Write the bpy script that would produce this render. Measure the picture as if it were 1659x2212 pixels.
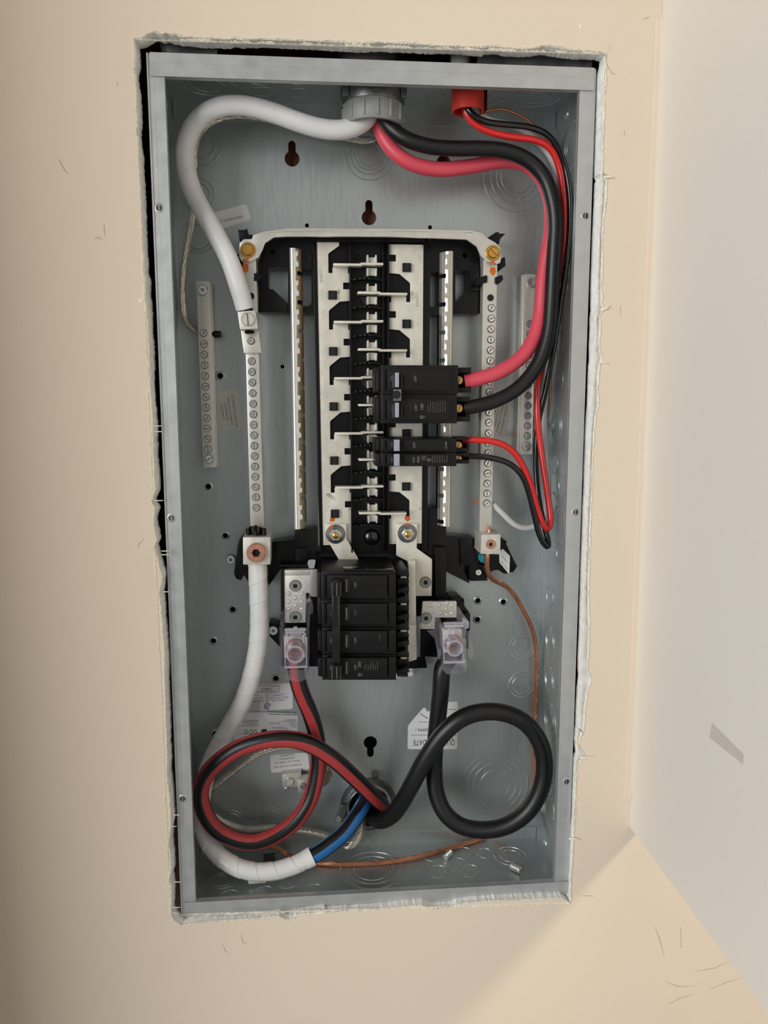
import bpy, bmesh, math, random
from mathutils import Vector, Matrix, Euler
from mathutils.geometry import delaunay_2d_cdt
random.seed(7)
for o in list(bpy.data.objects): bpy.data.objects.remove(o, do_unlink=True)
scn = bpy.context.scene
COL = scn.collection
# ------------------------------------------------------------------ camera, world, light, exposure
ZO = 1.45                                    # height of the panel centre above the floor (m)
F = 1740.0; PX, PY = 829.5, 1106.0
CAM = Vector((-0.055936, -0.788774, 0.103161 + ZO))
ROT = Euler((1.4263665, 0.0012276, -0.0889812), 'XYZ')
cd = bpy.data.cameras.new('camera'); cam = bpy.data.objects.new('camera', cd); COL.objects.link(cam)
cam.location = CAM; cam.rotation_euler = ROT
cd.sensor_fit = 'VERTICAL'; cd.sensor_height = 36; cd.lens = F * 36 / 2212; cd.clip_start = 0.01
scn.camera = cam
w = bpy.data.worlds.new('world'); scn.world = w; w.use_nodes = True
w.node_tree.nodes['Background'].inputs[0].default_value = (0.98, 0.98, 0.96, 1)
w.node_tree.nodes['Background'].inputs[1].default_value = 0.31
def area(name, loc, aim, size, sizey, power, col):
    l = bpy.data.lights.new(name, 'AREA'); l.shape = 'RECTANGLE'; l.size = size; l.size_y = sizey
    l.energy = power; l.color = col
    o = bpy.data.objects.new(name, l); COL.objects.link(o); o.location = loc
    o.rotation_euler = (Vector(aim) - Vector(loc)).to_track_quat('-Z', 'Y').to_euler(); return o
area('window_light', (-2.15, -2.25, 1.85), (0.05, 0, 1.4), 1.9, 1.6, 86, (1.0, 0.995, 0.99))
area('lamp_light', (1.9, -1.75, 3.0), (0.1, -0.1, 1.0), 0.35, 0.35, 44, (1.0, 0.83, 0.62))
scn.view_settings.view_transform = 'Standard'; scn.view_settings.look = 'None'
scn.view_settings.exposure = -0.2; scn.view_settings.gamma = 1.0
scn.view_settings.use_curve_mapping = False
# ------------------------------------------------------------------ pixel -> place helpers (mm: x right, z up, d out of the box)
RM = ROT.to_matrix()
def ray(px, py): return RM @ Vector(((px - PX) / F, -(py - PY) / F, -1))
def V(x, z, d): return Vector((x / 1000, -d / 1000, z / 1000 + ZO))
def at(px, py, d):                            # point at distance d in front of the box's back
    r = ray(px, py); t = (-d / 1000 - CAM.y) / r.y; p = CAM + t * r
    return (p.x * 1000, (p.z - ZO) * 1000, d)
def atz(px, py, z):                           # point on a level plane
    r = ray(px, py); t = (z / 1000 + ZO - CAM.z) / r.z; p = CAM + t * r
    return (p.x * 1000, z, -p.y * 1000)
def atx(px, py, x):                           # point on an upright side plane
    r = ray(px, py); t = (x / 1000 - CAM.x) / r.x; p = CAM + t * r
    return (x, (p.z - ZO) * 1000, -p.y * 1000)
def ppm(d): return F / (774 - d)              # pixels per mm at depth d
def K(x0, y0, s): return lambda *a: (x0 + a[0] / s, y0 + a[1] / s)
cA=K(280,50,3.318); cB=K(700,50,4.1475); cC=K(960,50,4.1475); cD=K(380,480,5.53); cE=K(620,480,5.53)
cF=K(860,480,5.53); cG=K(380,760,5.53); cH=K(640,760,5.53); cI=K(880,760,4.1475); cJ=K(460,1040,5.53)
cK=K(660,1000,5.53); cL=K(880,1080,5.53); cM=K(580,1200,5.184); cN=K(860,1250,4.1475); cO=K(400,1450,4.1475)
cP=K(660,1580,4.1475); cQ=K(340,1700,4.1475); cR=K(940,1550,4.1475); cS=K(680,780,8.295); cT=K(800,770,6.9125)
cU=K(580,1200,7.9); cV=K(880,1270,10.369); cW=K(500,1120,8.295); cX=K(530,1460,11.85); cY=K(720,1630,10.056)
cZ=K(280,60,6.9125); c1=K(1100,400,3.687); c2=K(1150,900,3.16); c3=K(1159,1500,3.106); c4=K(1159,0,3.318)
c5=K(280,600,3.16); c6=K(0,0,3.16)
# ------------------------------------------------------------------ materials
def lin(c): return tuple(((v/255)/12.92 if v/255 <= .04045 else ((v/255+.055)/1.055)**2.4) for v in c)
MATS = {}
def mat(name, rgb, rough=.5, metal=0., var=.06, scale=60, stretch=(1,1,1), bump=0., bscale=400, rvar=0., spec=.5, coat=0.):
    m = bpy.data.materials.new(name); m.use_nodes = True; nt = m.node_tree; N = nt.nodes; L = nt.links
    b = N['Principled BSDF']; c = lin(rgb)
    tc = N.new('ShaderNodeTexCoord'); mp = N.new('ShaderNodeMapping'); mp.inputs['Scale'].default_value = stretch
    L.new(tc.outputs['Object'], mp.inputs[0])
    n = N.new('ShaderNodeTexNoise'); n.inputs['Scale'].default_value = scale; n.inputs['Detail'].default_value = 5
    L.new(mp.outputs[0], n.inputs[0])
    r = N.new('ShaderNodeValToRGB'); r.color_ramp.elements[0].position = .3; r.color_ramp.elements[1].position = .7
    r.color_ramp.elements[0].color = tuple(max(0, v*(1-var)) for v in c) + (1,)
    r.color_ramp.elements[1].color = tuple(min(1, v*(1+var)) for v in c) + (1,)
    L.new(n.outputs[0], r.inputs[0]); L.new(r.outputs[0], b.inputs['Base Color'])
    b.inputs['Roughness'].default_value = rough; b.inputs['Metallic'].default_value = metal
    b.inputs['Specular IOR Level'].default_value = spec; b.inputs['Coat Weight'].default_value = coat
    if rvar:
        mr = N.new('ShaderNodeMapRange'); mr.inputs[3].default_value = rough - rvar; mr.inputs[4].default_value = rough + rvar
        L.new(n.outputs[0], mr.inputs[0]); L.new(mr.outputs[0], b.inputs['Roughness'])
    if bump:
        n2 = N.new('ShaderNodeTexNoise'); n2.inputs['Scale'].default_value = bscale; n2.inputs['Detail'].default_value = 4
        L.new(mp.outputs[0], n2.inputs[0])
        bp = N.new('ShaderNodeBump'); bp.inputs['Strength'].default_value = bump; bp.inputs['Distance'].default_value = .001
        L.new(n2.outputs[0], bp.inputs['Height']); L.new(bp.outputs[0], b.inputs['Normal'])
    MATS[name] = m; return m
mat('wall_paint', (228,213,192), .62, var=.025, scale=2.5, bump=.12, bscale=500)
mat('side_paint', (230,225,215), .55, var=.015, scale=3, bump=.10, bscale=500)
mat('added_wall_paint', (140,102,64), .7, var=.03, scale=3)  # brown chosen for dim warm bounce off the added left wall
mat('bead_paint', (228,214,193), .5, var=.02)
mat('gypsum', (232,232,228), .9, var=.12, scale=150, bump=.4, bscale=300)
mat('torn_paper', (238,232,214), .9, var=.12, scale=220, bump=.5, bscale=500)
mat('scuff', (170,153,130), .8, var=.3, scale=300)
mat('wood', (120,70,48), .8, var=.35, scale=25, stretch=(8,8,1))
mat('sheet', (105,105,108), .35, var=.2, scale=40)
mat('steel', (181,188,188), .36, .74, var=.05, scale=60, stretch=(6,6,.6), rvar=.06, bump=.03, bscale=900)
mat('rim_steel', (190,193,193), .38, .6, var=.06, scale=80, stretch=(1,1,1), rvar=.08, bump=.03, bscale=700)
mat('tin', (230,226,213), .42, .4, var=.07, scale=90, rvar=.1, bump=.05, bscale=600)
mat('alu', (215,212,203), .38, .65, var=.06, scale=70, rvar=.08)
mat('lug_alu', (214,210,200), .45, .5, var=.10, scale=180, rvar=.1, bump=.1, bscale=500)
mat('zinc', (232,233,231), .2, .85, var=.08, scale=200)
mat('bright_zinc', (226,226,222), .35, .4, var=.08, scale=150)
mat('cream_zinc', (190,184,166), .55, .3, var=.1, scale=150)
mat('web_shade', (172,152,118), .4, .6, var=.08, scale=100)  # darker tan copy of the rail metal, shade put into the colour
mat('dark_zinc', (125,128,128), .3, .9, var=.1, scale=200)
mat('grey_screw', (150,152,146), .45, .5, var=.1, scale=200)
mat('brass', (205,160,80), .28, .9, var=.12, scale=200)
mat('copper', (188,136,112), .40, .5, var=.18, scale=160)
mat('copper_wire', (208,146,112), .28, .8, var=.15, scale=120)
mat('alu_wire', (212,208,196), .25, .85, var=.1, scale=120)
mat('black_plastic', (9,9,12), .34, var=.25, scale=90, spec=.28)
mat('breaker_black', (17,17,18), .42, var=.12, scale=300, bump=.06, bscale=1500, spec=.3)
mat('recess_shade', (6,6,7), .6, var=.2)  # near-black painting the shade in holes and slots, also black toggle frames
mat('black_rubber', (16,16,18), .40, var=.15, scale=80, bump=.05, bscale=500)
mat('black_gloss', (14,14,16), .18, var=.2, scale=90, coat=.3)
mat('pink_jacket', (214,76,92), .42, var=.05, scale=60)
mat('red_jacket', (214,40,38), .26, var=.06, scale=60, coat=.2)
mat('red_stripe', (172,58,58), .45, var=.06, scale=60)
mat('blue_stripe', (36,112,178), .42, var=.06, scale=60)
mat('white_jacket', (230,230,230), .42, var=.10, scale=28, bump=.05, bscale=300)
mat('white_wire', (205,205,203), .35, var=.05, scale=60)
mat('white_tape', (232,231,228), .24, var=.05, scale=40, bump=.08, bscale=250)
mat('black_strand', (20,18,17), .16, .5, var=.5, scale=200)
mat('grey_pvc', (142,145,142), .55, var=.10, scale=70, bump=.12, bscale=300)
mat('dark_pvc', (92,94,98), .55, var=.10, scale=70)
mat('red_pvc', (196,58,48), .35, var=.06, scale=70)
mat('cast', (118,122,122), .42, .85, var=.2, scale=120, bump=.15, bscale=300)
mat('chrome', (205,207,206), .18, .95, var=.1, scale=120)
mat('label_white', (228,228,230), .5, var=.02)
mat('label_clear', (196,195,188), .35, .3, var=.03)
mat('ink_black', (22,22,24), .6, var=.05)
mat('ink_blue', (36,42,140), .6, var=.05)
mat('ink_grey', (122,122,120), .6, var=.05)
mat('ink_faint', (150,146,134), .6, var=.05)
mat('print_dark', (78,78,78), .6, var=.05)
mat('handle_sheen', (156,162,176), .4, var=.08, scale=200)  # pale blue-grey paints the sky reflected on glossy handle fronts
mat('tie_grey', (112,114,112), .4, .3, var=.12, scale=200)
mat('orange_seal', (204,98,28), .5, var=.2, scale=200)
mat('teal', (20,130,140), .4, var=.3, scale=300)
mat('clear_tape', (206,199,188), .4, var=.03)
mat('grime', (120,92,52), .9, var=.4, scale=300)
def stain(name, rgb, scale, lo, hi):
    nt = MATS[name].node_tree; N = nt.nodes; L = nt.links; b = N['Principled BSDF']; src = b.inputs['Base Color'].links[0].from_socket
    tc = N.new('ShaderNodeTexCoord'); n = N.new('ShaderNodeTexNoise'); n.inputs['Scale'].default_value = scale; n.inputs['Detail'].default_value = 6; L.new(tc.outputs['Object'], n.inputs[0])
    mr = N.new('ShaderNodeMapRange'); mr.inputs[1].default_value = lo; mr.inputs[2].default_value = hi; mr.inputs[4].default_value = .75; L.new(n.outputs[0], mr.inputs[0])
    mx = N.new('ShaderNodeMix'); mx.data_type = 'RGBA'; L.new(mr.outputs[0], mx.inputs[0]); L.new(src, mx.inputs[6]); mx.inputs[7].default_value = lin(rgb)+(1,); L.new(mx.outputs[2], b.inputs['Base Color'])
stain('white_jacket', (150,132,108), 14, .56, .78)
stain('wall_paint', (212,197,175), 9, .68, .95)
stain('tin', (150,145,132), 90, .66, .74)
def clear_mat(name, haze):
    m = bpy.data.materials.new(name); m.use_nodes = True; nt = m.node_tree; N = nt.nodes; L = nt.links
    N.remove(N['Principled BSDF']); out = N['Material Output']
    t = N.new('ShaderNodeBsdfTransparent'); t.inputs[0].default_value = (.965,.96,.98,1)
    g = N.new('ShaderNodeBsdfGlossy'); g.inputs['Roughness'].default_value = .08; g.inputs[0].default_value = (.95,.94,1,1)
    df = N.new('ShaderNodeBsdfDiffuse'); df.inputs[0].default_value = (.80,.78,.86,1)
    lw = N.new('ShaderNodeLayerWeight'); lw.inputs[0].default_value = .35
    mr = N.new('ShaderNodeMapRange'); mr.inputs[3].default_value = .06; mr.inputs[4].default_value = .5
    L.new(lw.outputs['Facing'], mr.inputs[0])
    a = N.new('ShaderNodeMixShader'); b = N.new('ShaderNodeMixShader'); b.inputs[0].default_value = haze
    L.new(t.outputs[0], b.inputs[1]); L.new(df.outputs[0], b.inputs[2])
    L.new(mr.outputs[0], a.inputs[0]); L.new(b.outputs[0], a.inputs[1]); L.new(g.outputs[0], a.inputs[2])
    L.new(a.outputs[0], out.inputs[0]); MATS[name] = m
clear_mat('clear_plastic', .025)
clear_mat('clear_rib', .30)  # milky diffuse mixed in to imitate the bright edges of clear plastic
# ------------------------------------------------------------------ mesh builder
WL = {}                                       # world location of every object
def inside(x, z, poly):
    c = False; j = len(poly)-1
    for i in range(len(poly)):
        a, b = poly[i], poly[j]
        if (a[1] > z) != (b[1] > z) and x < (b[0]-a[0])*(z-a[1])/(b[1]-a[1])+a[0]: c = not c
        j = i
    return c
class MB:
    def __init__(s): s.bm = bmesh.new(); s.mi = 0; s.mats = []
    def m(s, name):
        if name not in s.mats: s.mats.append(name)
        s.mi = s.mats.index(name); return s
    def f(s, vs):
        try:
            fc = s.bm.faces.new(vs); fc.material_index = s.mi; return fc
        except ValueError: return None
    def v(s, x, z, d): return s.bm.verts.new(V(x, z, d))
    def box(s, x0, x1, z0, z1, d0, d1, bev=0):
        return s.prism([(x0,z0),(x1,z0),(x1,z1),(x0,z1)], d1, d0, bev)
    def prism(s, pts, df, db, bev=0, holes=(), back=True):      # (x,z) outline in mm, front at df, back at db
        n0 = set(s.bm.faces) if bev else None
        if holes:
            loops = [pts] + list(holes); co = []; ed = []
            for lp in loops:
                k0 = len(co); co += [Vector((x, z)) for x, z in lp]; ed += [(k0+i, k0+(i+1) % len(lp)) for i in range(len(lp))]
            r = delaunay_2d_cdt(co, ed, [], 0, 1e-5)
            P2, tri = r[0], r[2]
            keep = []
            for t in tri:
                cx = sum(P2[i].x for i in t)/3; cz = sum(P2[i].y for i in t)/3
                if inside(cx, cz, pts) and not any(inside(cx, cz, h) for h in holes): keep.append(t)
            A = [s.v(p.x, p.y, df) for p in P2]
            for t in keep: s.f([A[i] for i in t])
            if back:
                B = [s.v(p.x, p.y, db) for p in P2]
                for t in keep: s.f([B[i] for i in t[::-1]])
                src = {}
                for i, o_ in enumerate(r[3]):
                    for q in o_: src[q] = i
                for i, j in ed:
                    if i in src and j in src: s.f([A[src[i]], A[src[j]], B[src[j]], B[src[i]]])
        else:
            a = [s.v(x, z, df) for x, z in pts]; b = [s.v(x, z, db) for x, z in pts]
            s.f(a)
            if back: s.f(b[::-1])
            for i in range(len(a)): s.f([a[i], b[i], b[(i+1) % len(a)], a[(i+1) % len(a)]])
        if bev:
            nf = [f for f in s.bm.faces if f not in n0]
            es = set(e for f in nf for e in f.edges)
            bmesh.ops.recalc_face_normals(s.bm, faces=nf)
            r = bmesh.ops.bevel(s.bm, geom=list(es), offset=bev/1000, segments=2, profile=.6, affect='EDGES', clamp_overlap=True)
            for f in r['faces']: f.material_index = s.mi
        return s
    def ppx(s, pts, df, db, bev=0, holes=()):                   # outline given in photo pixels at the front depth
        g = lambda lp: [at(p[0], p[1], df)[:2] for p in lp]
        return s.prism(g(pts), df, db, bev, [g(h) for h in holes])
    def bpx(s, x0, y0, x1, y1, df, db, bev=0):
        return s.ppx([(x0,y0),(x1,y0),(x1,y1),(x0,y1)], df, db, bev)
    def lathe(s, c, prof, axis='d', n=24, arc=None):            # prof: (radius, height along axis) ; c = (x,z,d)
        rings = []
        a0, a1 = arc or (0, 2*math.pi); k = n if arc is None else n+1
        for r, h in prof:
            rg = []
            for i in range(k):
                a = a0 + (a1-a0)*i/n; u, t = r*math.cos(a), r*math.sin(a)
                if axis == 'd': p = (c[0]+u, c[1]+t, c[2]+h)
                elif axis == 'z': p = (c[0]+u, c[1]+h, c[2]+t)
                else: p = (c[0]+h, c[1]+u, c[2]+t)
                rg.append(s.v(*p))
            rings.append(rg)
        for a, b in zip(rings, rings[1:]):
            for i in range(n):
                j = (i+1) % k
                s.f([a[i], a[j], b[j], b[i]])
        if arc is None:
            if prof[0][0] > 1e-6: s.capA = s.f(rings[0][::-1]) if getattr(s, 'cap', True) else None
            if prof[-1][0] > 1e-6 and getattr(s, 'cap', True): s.f(rings[-1])
        return s
    def ring(s, c, prof, axis='d', n=32):                       # closed profile, no caps
        s.cap = False; s.lathe(c, list(prof)+[prof[0]], axis, n); s.cap = True; return s
    def sweep(s, P, rad, n=16, stripe=None, phase=None, capa=True, capb=True):
        # P: world points (m); rad: number or f(len, ang)->mm
        T = [(P[min(i+1, len(P)-1)] - P[max(i-1, 0)]).normalized() for i in range(len(P))]
        N = None; ln = 0; prev = None; rings = []
        for i, p in enumerate(P):
            ref = Vector((0, -1, 0)); t = T[i]
            q = ref - ref.dot(t)*t
            if N is None: N = q if q.length > .05 else Vector((1,0,0)) - Vector((1,0,0)).dot(t)*t
            else:
                N = N - N.dot(t)*t
                if q.length > .45: N = q if N.normalized().dot(q.normalized()) > .5 else (N.normalized()*.7 + q.normalized()*.3)
            N = N.normalized(); B = t.cross(N)
            if i: ln += (p - P[i-1]).length*1000
            rg = []
            ph = phase(i/(len(P)-1)) if phase else 0
            for k in range(n):
                a = 2*math.pi*k/n + ph
                r = (rad(ln, a) if callable(rad) else rad)/1000
                rg.append(s.bm.verts.new(p + N*(r*math.cos(a)) + B*(r*math.sin(a))))
            rings.append(rg)
        for i in range(len(rings)-1):
            a, b = rings[i], rings[i+1]
            for k in range(n):
                if stripe: s.mi = stripe(k/n)
                s.f([a[k], b[k], b[(k+1) % n], a[(k+1) % n]])
        if capa: s.f(rings[0])
        if capb: s.f(rings[-1][::-1])
        return s
    def build(s, name, parent=None, label=None, cat=None, group=None, kind=None, smooth=40, mesh_only=False):
        bm = s.bm
        bmesh.ops.remove_doubles(bm, verts=bm.verts, dist=1e-7)
        bmesh.ops.recalc_face_normals(bm, faces=bm.faces)
        lo = Vector((1e9,)*3); hi = -lo
        for v in bm.verts:
            for k in range(3): lo[k] = min(lo[k], v.co[k]); hi[k] = max(hi[k], v.co[k])
        c = (lo+hi)/2
        if mesh_only: c = V(0,0,0)
        elif parent is None: c = Vector((c.x, c.y, lo.z))
        for v in bm.verts: v.co -= c
        me = bpy.data.meshes.new(name); bm.to_mesh(me); bm.free()
        for n in s.mats: me.materials.append(MATS[n])
        if smooth: me.shade_smooth(); me.set_sharp_from_angle(angle=math.radians(smooth))
        if mesh_only: return me
        return link(name, me, c, parent, label, cat, group, kind)
def link(name, me, c, parent=None, label=None, cat=None, group=None, kind=None, rot=None):
    o = bpy.data.objects.new(name, me); COL.objects.link(o); WL[o] = Vector(c)
    if parent: o.parent = parent; o.location = Vector(c) - WL[parent]
    else: o.location = c
    if rot: o.rotation_euler = rot
    for k, v in (('label', label), ('category', cat), ('group', group), ('kind', kind)):
        if v: o[k] = v
    return o
def thing(name, label, cat, loc, group=None):
    return link(name, None, V(*loc), None, label, cat, group)
def circ(x, z, r, n=20, a0=0): return [(x+r*math.cos(a0+2*math.pi*i/n), z+r*math.sin(a0+2*math.pi*i/n)) for i in range(n)]
def path(pts, step=3.0, px=True):             # (px,py,d) -> smooth world points
    Q = [V(*at(*p)) if px else V(*p) for p in pts]
    Q = [2*Q[0]-Q[1]] + Q + [2*Q[-1]-Q[-2]]; out = []
    for i in range(1, len(Q)-2):
        p0, p1, p2, p3 = Q[i-1:i+3]
        a = lambda u, v: max((u-v).length**.5, 1e-5)
        t0 = 0; t1 = t0+a(p0,p1); t2 = t1+a(p1,p2); t3 = t2+a(p2,p3)
        n = max(2, int((p2-p1).length*1000/step))
        for k in range(n):
            t = t1+(t2-t1)*k/n
            A1=(t1-t)/(t1-t0)*p0+(t-t0)/(t1-t0)*p1; A2=(t2-t)/(t2-t1)*p1+(t-t1)/(t2-t1)*p2; A3=(t3-t)/(t3-t2)*p2+(t-t2)/(t3-t2)*p3
            B1=(t2-t)/(t2-t0)*A1+(t-t0)/(t2-t0)*A2; B2=(t3-t)/(t3-t1)*A2+(t-t1)/(t3-t1)*A3
            out.append((t2-t)/(t2-t1)*B1+(t-t1)/(t2-t1)*B2)
    out.append(Q[-2])
    for _ in range(3):                        # relax small kinks
        out = [out[0]] + [(out[i-1]+2*out[i]+out[i+1])/4 for i in range(1, len(out)-1)] + [out[-1]]
    return out
def cable(name, pts, r, m, label, group=None, n=18, px=True):
    b = MB(); b.m(m); b.sweep(path(pts, px=px), r, n)
    return b.build(name, None, label, 'cable' if r > 5 else 'wire', group, smooth=60)
def rope_into(b, P, R, ns, pitch, segs=6, core=True):
    T = [(P[min(i+1, len(P)-1)] - P[max(i-1, 0)]).normalized() for i in range(len(P))]
    rs = R*math.sin(math.pi/ns)/(1+math.sin(math.pi/ns))*1.08; ro = R-rs
    N = None; fr = []; ln = 0
    for i, p in enumerate(P):
        t = T[i]
        if N is None:
            N = Vector((0,-1,0)); N = N - N.dot(t)*t
            if N.length < .1: N = Vector((1,0,0)) - t.x*t
        N = (N - N.dot(t)*t).normalized()
        if i: ln += (p-P[i-1]).length*1000
        fr.append((p, N.copy(), t.cross(N), ln))
    for k in range(ns):
        Q = [p + (N_*math.cos(2*math.pi*(k/ns+l/pitch)) + B*math.sin(2*math.pi*(k/ns+l/pitch)))*(ro/1000) for p, N_, B, l in fr]
        b.sweep(Q, rs, segs)
    if core: b.sweep(P, max(.4, ro-rs*.3), 8)
def rope(name, pts, R, ns, pitch, m, label, step=1.6, px=True):
    b = MB(); b.m(m); rope_into(b, path(pts, step, px), R, ns, pitch)
    return b.build(name, None, label, 'wire', smooth=60)
# flat lettering
FC = {}
def glyphs(txt):
    if txt in FC: return FC[txt]
    c = bpy.data.curves.new('t', 'FONT'); c.body = txt; c.size = 1; c.resolution_u = 2; c.align_x = 'CENTER'; c.align_y = 'CENTER'
    o = bpy.data.objects.new('t', c); COL.objects.link(o)
    dg = bpy.context.evaluated_depsgraph_get(); e = o.evaluated_get(dg); me = e.to_mesh()
    r = ([(v.co.x, v.co.y) for v in me.vertices], [tuple(p.vertices) for p in me.polygons])
    e.to_mesh_clear(); bpy.data.objects.remove(o, do_unlink=True); bpy.data.curves.remove(c)
    FC[txt] = r; return r
def text_into(b, txt, pos, hmm, ang=0, sx=1.0, bold=0):
    vs, fs = glyphs(txt); ca, sa = math.cos(math.radians(ang)), math.sin(math.radians(ang)); s = hmm/.72
    for ox in ((0,) if not bold else (-bold, bold)):
        W = [b.v(pos[0]+(x*s*sx+ox)*ca-y*s*sa, pos[1]+(x*s*sx+ox)*sa+y*s*ca, pos[2]+(ox*.05)) for x, y in vs]
        for f in fs: b.f([W[i] for i in f])
def text(txt, px, py, d, hpx, ang, m, parent, sx=1.0, bold=0, name='lettering'):
    b = MB(); b.m(m); text_into(b, txt, at(px, py, d+.12), hpx/ppm(d), ang, sx, bold)
    return b.build(name, parent, smooth=0)
def dashes_into(b, x0, z0, w, h, rows, ang, d, seed=1, fill=.8):   # print too fine to read
    rnd = random.Random(seed); ca, sa = math.cos(math.radians(ang)), math.sin(math.radians(ang))
    for r in range(rows):
        y = -h*r/max(1, rows-1); x = 0; t = h/max(1, rows-1)*.3 if rows > 1 else h*.5
        lim = w*(1 if rnd.random() > .35 else rnd.uniform(.55, .95))
        while x < lim:
            l = rnd.uniform(.5, 2.2)*t*1.6
            q = [(x, y), (min(x+l, lim), y), (min(x+l, lim), y-t), (x, y-t)]
            b.f([b.v(x0+u*ca-v*sa, z0+u*sa+v*ca, d) for u, v in q]); x += l+t*.55
# screw heads (shared meshes), built around the origin, facing out of the box
def screw_mesh(r, h, m, style='combo', dome=.35, ringm='recess_shade', collar=True, slot_ang=0, floorm='grey_screw', washer=0):
    b = MB()
    if washer: b.m(m).lathe((0,0,0), [(washer, 0), (washer, .9), (washer-.5, 1.3), (r*.9, 1.3)], n=28)
    if collar: b.m(ringm).lathe((0,0,0), [(r*1.13, 0), (r*1.13, .2), (r*.98, .2)], n=20)
    if style != 'hexsocket': b.m(floorm).lathe((0,0,0), [(r*.97, .1), (r*.97, h*.55)], n=18)
    b.m(m)
    if style == 'hexsocket':
        n = 24
        o = [(r*math.cos(2*math.pi*i/n), r*math.sin(2*math.pi*i/n)) for i in range(n)]
        q = []
        for i in range(n):
            a = 2*math.pi*i/n; k = (a % (math.pi/3)) - math.pi/6
            rr = r*.46*math.cos(math.pi/6)/math.cos(k); q.append((rr*math.cos(a), rr*math.sin(a)))
        A = [b.v(x, z, 0) for x, z in o]; B = [b.v(x, z, h-r*.08) for x, z in o]; B2 = [b.v(x*.93, z*.93, h) for x, z in o]
        C = [b.v(x, z, h) for x, z in q]; D = [b.v(x, z, h*.3) for x, z in q]
        for X, Y in ((A,B),(B,B2),(B2,C),(C,D)):
            for i in range(n): b.f([X[i], X[(i+1)%n], Y[(i+1)%n], Y[i]])
        b.m('recess_shade'); b.f(D)
    else:
        sw = r*(.16 if style != 'square' else .02); sq = r*.34
        for sg in (1, -1):
            prof = []
            a0 = math.asin(min(.99, sw/r))
            for i in range(11):
                a = a0 + (math.pi-2*a0)*i/10; prof.append((r*math.cos(a), r*math.sin(a)))
            if style in ('combo', 'square'): prof += [(-sq, sw), (-sq, sq), (sq, sq), (sq, sw)]
            ca, sa = math.cos(slot_ang), math.sin(slot_ang)
            rot = lambda p: (p[0]*ca-p[1]*sa, p[0]*sa+p[1]*ca)
            pts = [rot((x*sg, y*sg)) for x, y in prof]
            lowv = [b.v(x, z, h*.3) for x, z in pts]; mid = [b.v(x, z, h*.75) for x, z in pts]
            top = [b.v(x*.86 if i < 11 else x, z*.86 if i < 11 else z, h+ (0)) for i, (x, z) in enumerate(pts)]
            for X, Y in ((lowv, mid), (mid, top)):
                for i in range(len(pts)): b.f([X[i], X[(i+1) % len(pts)], Y[(i+1) % len(pts)], Y[i]])
            b.f(top)
    return b.build('screw_head', mesh_only=True, smooth=35)
SET = [screw_mesh(3.1, 1.6, 'zinc', 'combo', slot_ang=a) for a in (1.2, .3, 2.2, 1.6, .8)]
SETB = [screw_mesh(3.0, 1.6, 'alu', 'combo', slot_ang=a) for a in (1.0, .2, 2.4, 1.7)]
PAN = screw_mesh(4.6, 2.6, 'zinc', 'square', collar=False)
PAN2 = screw_mesh(4.2, 2.6, 'zinc', 'slot', collar=False, slot_ang=.5)
GOLD = screw_mesh(5.0, 3.4, 'brass', 'slot', slot_ang=-.75, ringm='brass', floorm='brass', washer=6.8)
BIGS = screw_mesh(5.8, 2.6, 'alu', 'slot', slot_ang=1.65)
SMALLS = screw_mesh(3.0, 2.0, 'zinc', 'square')
SOCK = screw_mesh(8.6, 7.0, 'copper', 'hexsocket', collar=False)
SOCKS = screw_mesh(4.4, 2.2, 'copper', 'hexsocket')
SOCKP = screw_mesh(5.2, 1.6, 'grey_screw', 'hexsocket', ringm='grey_screw')
TERM = screw_mesh(4.0, 2.0, 'brass', 'slot', collar=False, slot_ang=1.3)
def put(me, name, p, parent, rot=None): return link(name, me, V(*p), parent, rot=rot)
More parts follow.
